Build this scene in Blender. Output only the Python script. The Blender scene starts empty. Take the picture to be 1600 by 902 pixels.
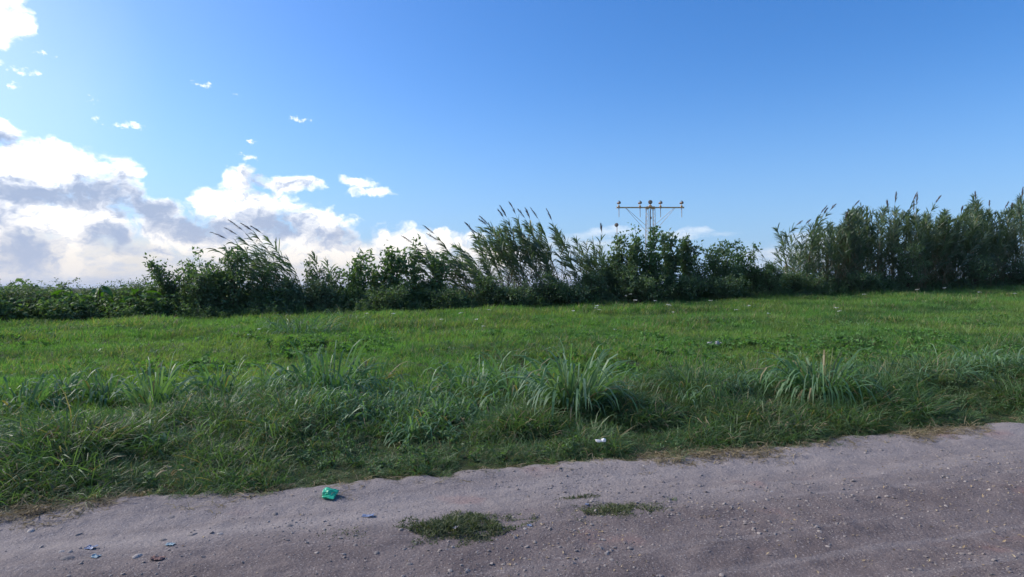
import bpy, math, random
import numpy as np
from math import radians, sin, cos, pi, atan2, sqrt

scene = bpy.context.scene
COL = scene.collection

# ---------------------------------------------------------------- camera
CAM_H = 1.6
F = 1000.0                       # focal length in pixels of the 1600 px wide photograph
CX, CY = 800.0, 451.0
cam_data = bpy.data.cameras.new('camera')
cam_data.sensor_width = 36.0
cam_data.lens = 36.0 * F / 1600.0
cam_data.clip_start = 0.05
cam_data.clip_end = 60000.0
cam = bpy.data.objects.new('camera', cam_data)
COL.objects.link(cam)
cam.location = (0, 0, CAM_H)
cam.rotation_euler = (radians(90), 0, 0)
scene.camera = cam

# ---------------------------------------------------------------- colour management
scene.view_settings.view_transform = 'Standard'
scene.view_settings.look = 'None'
scene.view_settings.gamma = 1.0
scene.view_settings.exposure = 0.45
scene.view_settings.use_curve_mapping = False
scene.render.engine = 'CYCLES'
scene.cycles.max_bounces = 9
scene.cycles.diffuse_bounces = 6
scene.cycles.glossy_bounces = 2
scene.cycles.transmission_bounces = 6
scene.cycles.transparent_max_bounces = 9
scene.cycles.use_denoising = True
scene.cycles.sample_clamp_indirect = 4.0

# ---------------------------------------------------------------- sun and sky
SUN_AZ, SUN_EL = -74.0, 36.0     # degrees from the view axis (left negative), degrees above the horizon
sd = bpy.data.lights.new('sun', 'SUN')
sd.energy = 3.6
sd.angle = radians(22)
sd.color = (1.0, 0.93, 0.82)
sun = bpy.data.objects.new('sun', sd)
COL.objects.link(sun)
sun.location = (-40, 30, 40)
sun.rotation_euler = (radians(90 - SUN_EL), 0, radians(180 - SUN_AZ))

world = bpy.data.worlds.new('World')
scene.world = world
world.use_nodes = True
wn, wl = world.node_tree.nodes, world.node_tree.links
wn.clear()


def wnode(kind, **kw):
    n = wn.new(kind)
    for k, v in kw.items():
        setattr(n, k, v)
    return n


def wmath(op, a, b=None, c=None, clamp=False):
    n = wn.new('ShaderNodeMath')
    n.operation = op
    n.use_clamp = clamp
    for i, v in enumerate((a, b, c)):
        if v is None:
            continue
        if isinstance(v, (int, float)):
            n.inputs[i].default_value = v
        else:
            wl.new(v, n.inputs[i])
    return n.outputs[0]


def wvec(op, a, b=None, c=None):
    n = wn.new('ShaderNodeVectorMath')
    n.operation = op
    for i, v in enumerate((a, b, c)):
        if v is None:
            continue
        if isinstance(v, (tuple, list)):
            n.inputs[i].default_value = v
        else:
            wl.new(v, n.inputs[i])
    return n


def wsmooth(v, lo, hi):
    n = wn.new('ShaderNodeMapRange')
    n.interpolation_type = 'SMOOTHSTEP'
    n.inputs['From Min'].default_value = lo
    n.inputs['From Max'].default_value = hi
    wl.new(v, n.inputs['Value'])
    return n.outputs['Result']


def wmixc(f, a, b):
    n = wn.new('ShaderNodeMix')
    n.data_type = 'RGBA'
    for s, v in ((n.inputs['Factor'], f), (n.inputs['A'], a), (n.inputs['B'], b)):
        pass
    sock = [i for i in n.inputs if i.type == 'RGBA']
    if isinstance(f, (int, float)):
        n.inputs[0].default_value = f
    else:
        wl.new(f, n.inputs[0])
    for s, v in zip(sock, (a, b)):
        if isinstance(v, tuple):
            s.default_value = (*v, 1)
        else:
            wl.new(v, s)
    return [o for o in n.outputs if o.type == 'RGBA'][0]


def azel(px, py):
    """bearing and elevation in degrees of a point of the sky"""
    x = (px - CX) / F
    z = (CY - py) / F
    return math.degrees(math.atan(x)), math.degrees(math.atan(z / math.sqrt(1 + x * x)))


tc = wnode('ShaderNodeTexCoord')
sep = wnode('ShaderNodeSeparateXYZ')
wl.new(tc.outputs['Generated'], sep.inputs[0])
AZ = wmath('MULTIPLY', wmath('ARCTAN2', sep.outputs[0], sep.outputs[1]), 180 / pi)
EL = wmath('MULTIPLY', wmath('ARCSINE', sep.outputs[2]), 180 / pi)
comb = wnode('ShaderNodeCombineXYZ')
wl.new(AZ, comb.inputs[0])
wl.new(EL, comb.inputs[1])
P0 = comb.outputs[0]


def wnoise(vec, scale, detail, rough=0.55, off=(0, 0, 0), col=False):
    v = wvec('MULTIPLY_ADD', vec, (1.0, 1.35, 1.0), off).outputs[0]
    n = wnode('ShaderNodeTexNoise')
    n.noise_dimensions = '2D'
    n.inputs['Scale'].default_value = scale
    n.inputs['Detail'].default_value = detail
    n.inputs['Roughness'].default_value = rough
    wl.new(v, n.inputs['Vector'])
    return n.outputs['Color'] if col else n.outputs[0]


def wpuff(vec, scale, off=(0, 0, 0)):
    v = wvec('MULTIPLY_ADD', vec, (1.0, 1.35, 1.0), off).outputs[0]
    n = wnode('ShaderNodeTexVoronoi')
    n.voronoi_dimensions = '2D'
    n.feature = 'F1'
    n.inputs['Scale'].default_value = scale
    n.inputs['Detail'].default_value = 2.0
    n.inputs['Roughness'].default_value = 0.5
    wl.new(v, n.inputs['Vector'])
    return n.outputs['Distance']


# the air is stirred at two sizes before the cloud bodies are laid out
warp = wvec('MULTIPLY_ADD', wvec('SUBTRACT', wnoise(P0, 0.35, 4, 0.6, (3, 7, 0), col=True), (.5, .5, .5)).outputs[0], (2.2, 1.3, 0.0), P0).outputs[0]


def bodies(lst, vec, floor=-1.6):
    """soft union of cloud bodies: (px, py, rx, ry, weight)"""
    acc = None
    for (px, py, rx, ry, w) in lst:
        a0, e0 = azel(px, py)
        ra = abs(azel(px + rx, py)[0] - azel(px - rx, py)[0]) / 2
        re = abs(azel(px, py - ry)[1] - azel(px, py + ry)[1]) / 2
        q = wvec('MULTIPLY_ADD', vec, (1 / ra, 1 / re, 0), (-a0 / ra, -e0 / re, 0)).outputs[0]
        d = wvec('DOT_PRODUCT', q, q).outputs['Value']
        e = wmath('MULTIPLY_ADD', d, -w, w)
        acc = e if acc is None else wmath('SMOOTH_MAX', acc, e, 0.25)
    return wmath('MAXIMUM', acc, floor)


WHITE = [(0, 28, 60, 52, 1.3), (-120, 60, 120, 80, 1.0),
         (2, 203, 40, 24, 1.0),
         (75, 265, 125, 46, 1.2), (-60, 280, 140, 70, 1.2), (170, 285, 62, 40, .9),
         (100, 340, 190, 45, 1.1), (235, 340, 75, 34, 1.0), (60, 395, 150, 50, 1.0),
         (335, 318, 45, 28, 1.1), (370, 292, 32, 36, 1.15), (400, 330, 70, 40, 1.1),
         (448, 288, 62, 15, .95), (560, 284, 30, 8, .45), (574, 299, 34, 7, .45),
         (490, 345, 72, 26, 1.0), (500, 385, 95, 36, 1.0), (330, 370, 120, 40, 1.0),
         (650, 380, 105, 26, .8), (760, 400, 120, 20, .55)]
WISPS = [(65, 84, 15, 5, 1), (35, 111, 26, 6, 1), (27, 134, 13, 6, 1), (150, 187, 13, 5, 1.1), (195, 196, 32, 6, 1.2),
         (315, 132, 15, 5, 1), (467, 188, 15, 5, 1), (388, 246, 16, 6, 1.1), (145, 156, 12, 5, .8), (366, 150, 6, 3, .7),
         (392, 222, 6, 3, .7), (480, 200, 5, 3, .6)]
STREAK = [(1075, 366, 75, 7, 1), (960, 362, 45, 10, 1), (1285, 380, 70, 24, 1.1), (1230, 405, 100, 26, 1.2), (905, 385, 90, 20, 1)]
GREY = [(0, 218, 34, 14, 1.1), (70, 305, 160, 17, 1.2), (150, 300, 75, 26, 1.0), (30, 278, 30, 8, .6),
        (225, 328, 66, 20, 1.1), (40, 395, 62, 42, 1.15), (172, 372, 44, 26, 1.1), (290, 352, 70, 18, .9), (215, 390, 50, 8, .5),
        (330, 360, 80, 20, 1.2), (425, 350, 70, 24, 1.1), (520, 372, 50, 18, .8), (180, 285, 30, 16, .6), (-80, 330, 120, 30, 1.0),
        (395, 288, 30, 22, .45), (450, 290, 40, 8, .3)]

fine = wnoise(warp, 0.42, 7, 0.6, (1, 2, 3))
puff = wpuff(warp, 0.55)
detail = wmath('ADD', wmath('MULTIPLY', wmath('SUBTRACT', fine, 0.5), 1.9), wmath('MULTIPLY', wmath('SUBTRACT', 0.5, puff), 0.7))
# clouds go on beyond both sides of the picture in the same low belt
belt = wmath('SUBTRACT', wmath('MULTIPLY', wmath('SUBTRACT', wnoise(P0, 0.045, 3, 0.55, (11, 5, 0)), 0.47), 9.0),
             wmath('MULTIPLY', wmath('ABSOLUTE', wmath('SUBTRACT', EL, 8.0)), 0.12))
side = wmath('MAXIMUM', wsmooth(AZ, 70.0, 95.0), wsmooth(AZ, -44.0, -58.0))
belt = wmath('SUBTRACT', wmath('MULTIPLY', belt, side), wmath('MULTIPLY', wmath('SUBTRACT', 1.0, side), 2.0))
dens = wmath('ADD', wmath('MAXIMUM', bodies(WHITE, warp), belt), detail)
cover = wsmooth(dens, -0.36, 0.55)
wis_n = wmath('MULTIPLY', wmath('SUBTRACT', wnoise(P0, 1.6, 6, 0.6, (5, 1, 0)), 0.52), 6.0)
wisp = wmath('MULTIPLY', wsmooth(wmath('ADD', bodies(WISPS, wvec('MULTIPLY_ADD', wvec('SUBTRACT', wnoise(P0, 1.2, 3, .6, (9, 9, 0), col=True), (.5, .5, .5)).outputs[0], (1.6, .8, 0), P0).outputs[0]), wis_n), -0.3, 1.9), 0.85)
streak = wmath('MULTIPLY', wsmooth(wmath('ADD', bodies(STREAK, warp), wmath('MULTIPLY', wmath('SUBTRACT', wnoise(wvec('MULTIPLY', P0, (.5, 1.6, 1)).outputs[0], 0.7, 5, .6, (8, 3, 0)), .5), 2.4)), -0.4, 1.7), 0.45)
alpha = wmath('MAXIMUM', cover, wmath('MAXIMUM', wisp, streak))
# thick parts seen from their shaded side
gbelt = wmath('SUBTRACT', belt, 0.9)
lump = wmath('SUBTRACT', wnoise(warp, 1.1, 5, 0.62, (31, 4, 0)), 0.5)
gden = wmath('ADD', wmath('MAXIMUM', bodies(GREY, warp), gbelt), wmath('ADD', wmath('MULTIPLY', detail, 0.5), wmath('MULTIPLY', lump, 1.7)))
grey = wmath('MULTIPLY', wsmooth(gden, -0.9, 1.05), 0.97)
soft = wsmooth(lump, -0.02, 0.22)
tone = wnoise(P0, 0.25, 2, 0.5, (20, 0, 0))
greycol = wmixc(tone, (0.26, 0.37, 0.59), (0.37, 0.44, 0.59))
lowwarm = wsmooth(EL, 8.0, 1.5)
whitecol = wmixc(lowwarm, (1.30, 1.29, 1.27), (0.88, 0.82, 0.75))
ccol = wmixc(grey, wmixc(wmath('MULTIPLY', soft, .75), whitecol, wmixc(lowwarm, (0.80, 0.85, 0.96), (0.62, 0.64, 0.70))), wmixc(wmath('MULTIPLY', lowwarm, .15), greycol, (0.85, 0.76, 0.68)))

sky = wnode('ShaderNodeTexSky', sky_type='NISHITA')
sky.sun_disc = False
sky.sun_elevation = radians(SUN_EL)
sky.sun_rotation = radians(SUN_AZ)
sky.altitude = 50
sky.air_density = 1.0
sky.dust_density = 1.1
sky.ozone_density = 4.0
bg_sky = wnode('ShaderNodeBackground')
bg_sky.inputs['Strength'].default_value = 0.126
hsv = wnode('ShaderNodeHueSaturation')
hsv.inputs['Hue'].default_value = 0.508
hsv.inputs['Value'].default_value = 1.15
hsv.inputs['Saturation'].default_value = 1.31
wl.new(sky.outputs[0], hsv.inputs['Color'])
wl.new(hsv.outputs[0], bg_sky.inputs['Color'])
# thin veil of lit moisture low down under the cloud bank
veil_b = bodies([(60, 430, 560, 95, 1.0), (560, 430, 420, 60, .8), (-500, 430, 700, 90, 1.0)], P0)
veil = wmath('MULTIPLY', wsmooth(wmath('ADD', veil_b, wmath('MULTIPLY', wmath('SUBTRACT', fine, .5), .8)), -0.2, 0.9), 0.85)
bg_veil = wnode('ShaderNodeBackground')
strk = wnoise(wvec('MULTIPLY', P0, (.5, .95, 1)).outputs[0], 0.9, 4, 0.6, (2, 40, 0))
wl.new(wmixc(wsmooth(strk, .38, .66), (0.84, 0.77, 0.69), (0.66, 0.66, 0.70)), bg_veil.inputs['Color'])
# thin high haze towards the sun, fading to the right
hz_b = bodies([(-650, 60, 1150, 520, 1.0)], P0, -2.0)
hz = wmath('MULTIPLY', wsmooth(wmath('ADD', hz_b, wmath('MULTIPLY', wmath('SUBTRACT', wnoise(wvec('MULTIPLY', P0, (1.0, .5, 1)).outputs[0], 0.12, 3, .5, (4, 4, 0)), .5), .5)), -0.25, 1.1), 0.30)
# pale moist air low over the whole horizon
bg_low = wnode('ShaderNodeBackground')
bg_low.inputs['Color'].default_value = (0.21, 0.41, 0.75, 1)
mlow = wnode('ShaderNodeMixShader')
low_f = wmath('MULTIPLY', wmath('POWER', wsmooth(EL, 20.0, -7.0), 1.2), 1.0)
wl.new(low_f, mlow.inputs[0]); wl.new(bg_sky.outputs[0], mlow.inputs[1]); wl.new(bg_low.outputs[0], mlow.inputs[2])
bg_cloud = wnode('ShaderNodeBackground')
bg_cloud.inputs['Strength'].default_value = 0.88
bg_veil.inputs['Strength'].default_value = 0.84
bg_low.inputs['Strength'].default_value = 0.84
wl.new(ccol, bg_cloud.inputs['Color'])
m0 = wnode('ShaderNodeMixShader')
wl.new(veil, m0.inputs[0]); wl.new(mlow.outputs[0], m0.inputs[1]); wl.new(bg_veil.outputs[0], m0.inputs[2])
bg_hz = wnode('ShaderNodeBackground')
bg_hz.inputs['Color'].default_value = (0.66, 0.76, 0.90, 1)
mh = wnode('ShaderNodeMixShader')
wl.new(hz, mh.inputs[0]); wl.new(m0.outputs[0], mh.inputs[1]); wl.new(bg_hz.outputs[0], mh.inputs[2])
m1 = wnode('ShaderNodeMixShader')
wl.new(alpha, m1.inputs[0]); wl.new(mh.outputs[0], m1.inputs[1]); wl.new(bg_cloud.outputs[0], m1.inputs[2])
# no cloud stands higher than this belt, so the open sky above needs no cloud lookup
m2 = wnode('ShaderNodeMixShader')
wl.new(wsmooth(EL, 44.0, 34.0), m2.inputs[0]); wl.new(mlow.outputs[0], m2.inputs[1]); wl.new(m1.outputs[0], m2.inputs[2])
wout = wnode('ShaderNodeOutputWorld')
wl.new(m2.outputs[0], wout.inputs['Surface'])
world.cycles.sampling_method = 'MANUAL'
world.cycles.sample_map_resolution = 512

# ================================================================ helpers
RNG = np.random.default_rng(7)
C16, S16 = cos(radians(16.6)), sin(radians(16.6))   # the track runs obliquely across the view


def uv_of(x, y):
    return x * C16 + y * S16, -x * S16 + y * C16


def xy_of(u, v):
    return u * C16 - v * S16, u * S16 + v * C16


def vnoise(x, y, seed=0):
    """smooth value noise, about -1..1"""
    x = np.asarray(x, float); y = np.asarray(y, float)
    xi = np.floor(x).astype(np.int64); yi = np.floor(y).astype(np.int64)
    fx = x - xi; fy = y - yi
    fx = fx * fx * (3 - 2 * fx); fy = fy * fy * (3 - 2 * fy)

    def h(i, j):
        n = (i * 374761393 + j * 668265263 + seed * 974711) & 0xFFFFFFFF
        n = ((n ^ (n >> 13)) * 1274126177) & 0xFFFFFFFF
        n = n ^ (n >> 16)
        return (n & 0xFFFF) / 32767.5 - 1.0
    a = h(xi, yi) * (1 - fx) + h(xi + 1, yi) * fx
    b = h(xi, yi + 1) * (1 - fx) + h(xi + 1, yi + 1) * fx
    return a * (1 - fy) + b * fy


def sstep(x, a, b):
    t = np.clip((np.asarray(x, float) - a) / (b - a), 0, 1)
    return t * t * (3 - 2 * t)


def edge_v(u):
    """where the bare track ends and the verge begins"""
    u = np.asarray(u, float)
    return 5.35 + 0.10 * vnoise(u * .7, u * 0 + 3.3, 5) + 0.07 * vnoise(u * 2.1, u * 0 + 1.3, 6) + 0.06 * vnoise(u * 5, u * 0, 7) + .035 * vnoise(u * 13, u * 0, 8)


def ground_z(x, y):
    u, v = uv_of(np.asarray(x, float), np.asarray(y, float))
    zf = np.interp(u, [-400, -40, -13.6, 10, 30, 48, 80, 300], [.0, -.05, .12, .58, 1.15, 1.66, 2.2, 2.4])
    t = np.clip((v - 8.0) / 25.0, 0, 1)
    far = 1 - sstep(v, 60, 300) * .85
    z = zf * (t * .8 + t * t * .2) * far
    z = z + 0.20 * np.exp(-((v - 7.2) / 1.0) ** 2) * (1 + .5 * vnoise(u * .6, u * 0, 11))
    g = sstep(v, 5.5, 8)
    z = z + .09 * np.exp(-((v - 7.0) / 1.1) ** 2) * sstep(v, 5.5, 6.2) * (vnoise(u * 1.3, v * 1.5, 12) + .5 * vnoise(u * 3, v * 3, 13))
    z = z + g * (0.11 * vnoise(u * .45, v * .45, 1) + 0.03 * vnoise(u * 1.3, v * 1.3, 2)) * (1 - sstep(v, 100, 200))
    return z


def gz(x, y):
    return float(ground_z(x, y))


def depth_at(px, v):
    """distance along the view axis at which the bearing of px crosses the line v"""
    return v / (C16 - S16 * (px - CX) / F)


def spot(px, v):
    Y = depth_at(px, v)
    X = (px - CX) / F * Y
    return X, Y, gz(X, Y)


def ground_hit(px, py):
    """point of the ground seen in a direction"""
    lo, hi = 2.0, 60.0
    dx, dz = (px - CX) / F, (CY - py) / F
    for Y in np.arange(3.0, 60, .1):
        if CAM_H + dz * Y < gz(dx * Y, Y):
            lo, hi = Y - .1, Y
            break
    for _ in range(12):
        m = (lo + hi) / 2
        if CAM_H + dz * m < gz(dx * m, m):
            hi = m
        else:
            lo = m
    return dx * hi, hi, gz(dx * hi, hi)


# ---------------------------------------------------------------- meshes
def mesh_from(name, V, faces, mats=(), mat_idx=None, smooth=False):
    """faces: list of int arrays (n,3) or (n,4)"""
    me = bpy.data.meshes.new(name)
    V = np.asarray(V, np.float32).reshape(-1, 3)
    if not isinstance(faces, (list, tuple)):
        faces = [faces]
    faces = [np.asarray(f, np.int32) for f in faces if len(f)]
    loops = np.concatenate([f.ravel() for f in faces])
    tot = np.concatenate([np.full(len(f), f.shape[1], np.int32) for f in faces])
    start = np.concatenate([[0], np.cumsum(tot)[:-1]]).astype(np.int32)
    me.vertices.add(len(V)); me.vertices.foreach_set('co', V.ravel())
    me.loops.add(len(loops)); me.loops.foreach_set('vertex_index', loops)
    me.polygons.add(len(tot)); me.polygons.foreach_set('loop_start', start)
    try:
        me.polygons.foreach_set('loop_total', tot)
    except Exception:
        pass
    if mat_idx is not None:
        me.polygons.foreach_set('material_index', np.asarray(mat_idx, np.int32))
    me.polygons.foreach_set('use_smooth', np.full(len(tot), bool(smooth)))
    for m in mats:
        me.materials.append(m)
    me.update(calc_edges=True)
    me.validate()
    return me


def obj(name, me, parent=None, loc=None, **props):
    o = bpy.data.objects.new(name, me)
    COL.objects.link(o)
    if parent is not None:
        o.parent = parent
    if loc is not None:
        o.location = loc
    for k, v in props.items():
        o[k] = v
    return o


def thing(name, label, cat, loc=(0, 0, 0), rz=0.0, group=None):
    o = bpy.data.objects.new(name, None)
    o.empty_display_size = 0.2
    COL.objects.link(o)
    o.location = loc
    o.rotation_euler = (0, 0, rz)
    o['label'] = label
    o['category'] = cat
    if group:
        o['group'] = group
    return o


class Geo:
    """collects pieces of one mesh"""
    def __init__(s):
        s.V, s.F3, s.F4, s.m3, s.m4, s.n = [], [], [], [], [], 0

    def add(s, V, F, mi=0):
        V = np.asarray(V, float).reshape(-1, 3)
        F = np.asarray(F, int) + s.n
        s.V.append(V); s.n += len(V)
        if F.shape[1] == 3:
            s.F3.append(F); s.m3.append(np.full(len(F), mi))
        else:
            s.F4.append(F); s.m4.append(np.full(len(F), mi))

    def mesh(s, name, mats, smooth=False):
        fs, mi = [], []
        if s.F3:
            fs.append(np.concatenate(s.F3)); mi.append(np.concatenate(s.m3))
        if s.F4:
            fs.append(np.concatenate(s.F4)); mi.append(np.concatenate(s.m4))
        return mesh_from(name, np.concatenate(s.V), fs, mats, np.concatenate(mi), smooth)


def norm(a):
    return a / (np.linalg.norm(a, axis=-1, keepdims=True) + 1e-9)


def tube(geo, pts, radii, sides=5, mi=0, cap=True):
    pts = np.asarray(pts, float); n = len(pts)
    radii = np.broadcast_to(np.asarray(radii, float), (n,))
    t = norm(np.gradient(pts, axis=0))
    up = np.tile(np.array([0.31, 0.52, 0.79]), (n, 1))
    a = norm(np.cross(t, up)); b = np.cross(t, a)
    ang = np.arange(sides) * 2 * pi / sides
    ring = pts[:, None] + radii[:, None, None] * (np.cos(ang)[None, :, None] * a[:, None] + np.sin(ang)[None, :, None] * b[:, None])
    i = np.arange(n - 1)[:, None] * sides; k = np.arange(sides)[None]; k2 = (k + 1) % sides
    F = np.stack([i + k, i + k2, i + sides + k2, i + sides + k], -1).reshape(-1, 4)
    geo.add(ring.reshape(-1, 3), F, mi)
    if cap:
        for r in (0, n - 1):
            V = np.vstack([ring[r], pts[r][None]])
            f = np.stack([np.arange(sides), (np.arange(sides) + 1) % sides, np.full(sides, sides)], -1)
            geo.add(V, f, mi)


def boxg(geo, c, s, mi=0, rz=0.0):
    c = np.asarray(c, float); h = np.asarray(s, float) / 2
    V = np.array([[sx, sy, sz] for sx in (-1, 1) for sy in (-1, 1) for sz in (-1, 1)]) * h
    if rz:
        V = V @ np.array([[cos(rz), sin(rz), 0], [-sin(rz), cos(rz), 0], [0, 0, 1]])
    geo.add(V + c, [[0, 1, 3, 2], [4, 6, 7, 5], [0, 4, 5, 1], [2, 3, 7, 6], [0, 2, 6, 4], [1, 5, 7, 3]], mi)


def lathe(geo, prof, origin, axis, sides=14, mi=0):
    """prof: (r, t) pairs along axis"""
    axis = norm(np.asarray(axis, float)); o = np.asarray(origin, float)
    a = norm(np.cross(axis, np.array([.3, .2, .9]))); b = np.cross(axis, a)
    ang = np.arange(sides) * 2 * pi / sides
    V = np.concatenate([o + axis * t + r * (np.cos(ang)[:, None] * a + np.sin(ang)[:, None] * b) for r, t in prof])
    n = len(prof)
    i = np.arange(n - 1)[:, None] * sides; k = np.arange(sides)[None]; k2 = (k + 1) % sides
    geo.add(V, np.stack([i + k, i + k2, i + sides + k2, i + sides + k], -1).reshape(-1, 4), mi)


def leaves(geo, pos, axis, nrm, length, width, mi=0, fold=0.25, curl=0.15):
    """pointed, slightly folded leaves, four triangles each"""
    pos = np.asarray(pos, float); N = len(pos)
    axis = norm(axis); side = norm(np.cross(axis, nrm)); nn = np.cross(side, axis)
    L = np.broadcast_to(np.asarray(length, float), (N,))[:, None]
    W = np.broadcast_to(np.asarray(width, float), (N,))[:, None] / 2
    V = np.stack([pos,
                  pos + axis * L * .42 + side * W + nn * W * fold,
                  pos + axis * L * .45,
                  pos + axis * L * .42 - side * W + nn * W * fold,
                  pos + axis * L - nn * L * curl], 1).reshape(-1, 3)
    b = np.arange(N)[:, None] * 5
    F = np.concatenate([b + [0, 1, 2], b + [0, 2, 3], b + [1, 4, 2], b + [2, 4, 3]])
    geo.add(V, F, mi)


def blades(geo, root, d0, length, width, droop, seg=3, mi=0, side=None, taper=.35, hook=False):
    """strap leaves: start along d0, bent over by gravity; seg pieces and a pointed end"""
    root = np.asarray(root, float); N = len(root)
    d = norm(np.asarray(d0, float))
    L = np.broadcast_to(np.asarray(length, float), (N,))[:, None]
    W = np.broadcast_to(np.asarray(width, float), (N,))[:, None] / 2
    D = np.broadcast_to(np.asarray(droop, float), (N,))[:, None]
    if side is None:
        side = norm(np.cross(d, np.array([0, 0, 1.0]) + RNG.normal(0, .25, (N, 3))))
    P = [root]; p = root; dd = d
    for k in range(seg):
        dd = norm(dd + np.array([0, 0, -1.0]) * D / seg * (3.2 * ((k + .5) / seg) ** 2 if hook else .5 + k / seg))
        p = p + dd * L / seg
        P.append(p)
    V = []
    for k in range(seg):
        w = W * (taper + (1 - taper) * sin(pi * (k + .6) / (seg + .6)))
        V += [P[k] - side * w, P[k] + side * w]
    V.append(P[seg])
    V = np.stack(V, 1); m = V.shape[1]
    b = np.arange(N)[:, None] * m
    if seg > 1:
        F4 = np.concatenate([b + [2 * k, 2 * k + 1, 2 * k + 3, 2 * k + 2] for k in range(seg - 1)])
    F3 = b + [2 * seg - 2, 2 * seg - 1, 2 * seg]
    V = V.reshape(-1, 3)
    n0 = geo.n
    geo.V.append(V); geo.n += len(V)
    geo.F3.append(F3 + n0); geo.m3.append(np.full(len(F3), mi))
    if seg > 1:
        geo.F4.append(F4 + n0); geo.m4.append(np.full(len(F4), mi))


# ---------------------------------------------------------------- materials
def new_mat(name):
    m = bpy.data.materials.new(name)
    m.use_nodes = True
    nt = m.node_tree
    nt.nodes.clear()
    return m, nt.nodes, nt.links


def ramp(n, stops):
    r = n.new('ShaderNodeValToRGB')
    el = r.color_ramp.elements
    while len(el) < len(stops):
        el.new(0.5)
    for e, (p, c) in zip(el, stops):
        e.position = p; e.color = (*c, 1)
    return r


def foliage_mat(name, cols, trans=0.35, rough=0.5, spec=0.3, dry=None, patch=None, tint=(1.15, 1.25, .45)):
    """leaf: per-leaf and per-plant colour spread, light passing through"""
    m, n, l = new_mat(name)
    geo = n.new('ShaderNodeNewGeometry'); oi = n.new('ShaderNodeObjectInfo')
    add = n.new('ShaderNodeMath'); add.operation = 'MULTIPLY_ADD'
    add.inputs[1].default_value = .55
    l.new(geo.outputs['Random Per Island'], add.inputs[0])
    m2 = n.new('ShaderNodeMath'); m2.operation = 'MULTIPLY'; m2.inputs[1].default_value = .45
    l.new(oi.outputs['Random'], m2.inputs[0]); l.new(m2.outputs[0], add.inputs[2])
    r = ramp(n, [(i / (len(cols) - 1), c) for i, c in enumerate(cols)])
    l.new(add.outputs[0], r.inputs[0])
    colr = r.outputs[0]
    if patch:
        # broad patches of another growth, in place on the ground
      for (sc, c2, lo, hi, amt) in (patch if isinstance(patch, list) else [patch]):
        ns = n.new('ShaderNodeTexNoise'); ns.inputs['Scale'].default_value = sc; ns.inputs['Detail'].default_value = 3
        l.new(geo.outputs['Position'], ns.inputs['Vector'])
        mr = n.new('ShaderNodeMapRange'); mr.inputs[1].default_value = lo; mr.inputs[2].default_value = hi; mr.inputs[4].default_value = amt
        l.new(ns.outputs[0], mr.inputs[0])
        mx = n.new('ShaderNodeMix'); mx.data_type = 'RGBA'
        l.new(mr.outputs[0], mx.inputs[0]); l.new(colr, mx.inputs[6]); mx.inputs[7].default_value = (*c2, 1)
        colr = mx.outputs[2]
    if dry:
        c2, frac = dry
        lt = n.new('ShaderNodeMath'); lt.operation = 'LESS_THAN'; lt.inputs[1].default_value = frac
        fr = n.new('ShaderNodeMath'); fr.operation = 'FRACT'
        mu = n.new('ShaderNodeMath'); mu.operation = 'MULTIPLY'; mu.inputs[1].default_value = 17.3
        l.new(geo.outputs['Random Per Island'], mu.inputs[0]); l.new(mu.outputs[0], fr.inputs[0]); l.new(fr.outputs[0], lt.inputs[0])
        mx = n.new('ShaderNodeMix'); mx.data_type = 'RGBA'
        l.new(lt.outputs[0], mx.inputs[0]); l.new(colr, mx.inputs[6]); mx.inputs[7].default_value = (*c2, 1)
        colr = mx.outputs[2]
    pb = n.new('ShaderNodeBsdfPrincipled')
    pb.inputs['Roughness'].default_value = rough
    pb.inputs['Specular IOR Level'].default_value = spec
    l.new(colr, pb.inputs['Base Color'])
    tr = n.new('ShaderNodeBsdfTranslucent')
    tm = n.new('ShaderNodeMix'); tm.data_type = 'RGBA'; tm.blend_type = 'MULTIPLY'; tm.inputs[0].default_value = 1
    l.new(colr, tm.inputs[6]); tm.inputs[7].default_value = (*tint, 1)
    l.new(tm.outputs[2], tr.inputs['Color'])
    ms = n.new('ShaderNodeMixShader'); ms.inputs[0].default_value = trans
    l.new(pb.outputs[0], ms.inputs[1]); l.new(tr.outputs[0], ms.inputs[2])
    o = n.new('ShaderNodeOutputMaterial'); l.new(ms.outputs[0], o.inputs[0])
    return m


def plain_mat(name, c1, c2=None, scale=8.0, rough=.8, metal=0.0, bump=0.0, spec=.3, detail=5, lo=.35, hi=.65, trans=0.0):
    m, n, l = new_mat(name)
    pb = n.new('ShaderNodeBsdfPrincipled')
    pb.inputs['Roughness'].default_value = rough
    pb.inputs['Metallic'].default_value = metal
    pb.inputs['Specular IOR Level'].default_value = spec
    tc = n.new('ShaderNodeTexCoord')
    ns = n.new('ShaderNodeTexNoise'); ns.inputs['Scale'].default_value = scale; ns.inputs['Detail'].default_value = detail
    l.new(tc.outputs['Object'], ns.inputs['Vector'])
    r = ramp(n, [(lo, c1), (hi, c2 or c1)])
    l.new(ns.outputs[0], r.inputs[0]); l.new(r.outputs[0], pb.inputs['Base Color'])
    if bump:
        b = n.new('ShaderNodeBump'); b.inputs['Strength'].default_value = bump; b.inputs['Distance'].default_value = .02
        l.new(ns.outputs[0], b.inputs['Height']); l.new(b.outputs[0], pb.inputs['Normal'])
    o = n.new('ShaderNodeOutputMaterial')
    if trans:
        tr = n.new('ShaderNodeBsdfTranslucent'); l.new(r.outputs[0], tr.inputs['Color'])
        ms = n.new('ShaderNodeMixShader'); ms.inputs[0].default_value = trans
        l.new(pb.outputs[0], ms.inputs[1]); l.new(tr.outputs[0], ms.inputs[2]); l.new(ms.outputs[0], o.inputs[0])
    else:
        l.new(pb.outputs[0], o.inputs[0])
    return m


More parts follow.
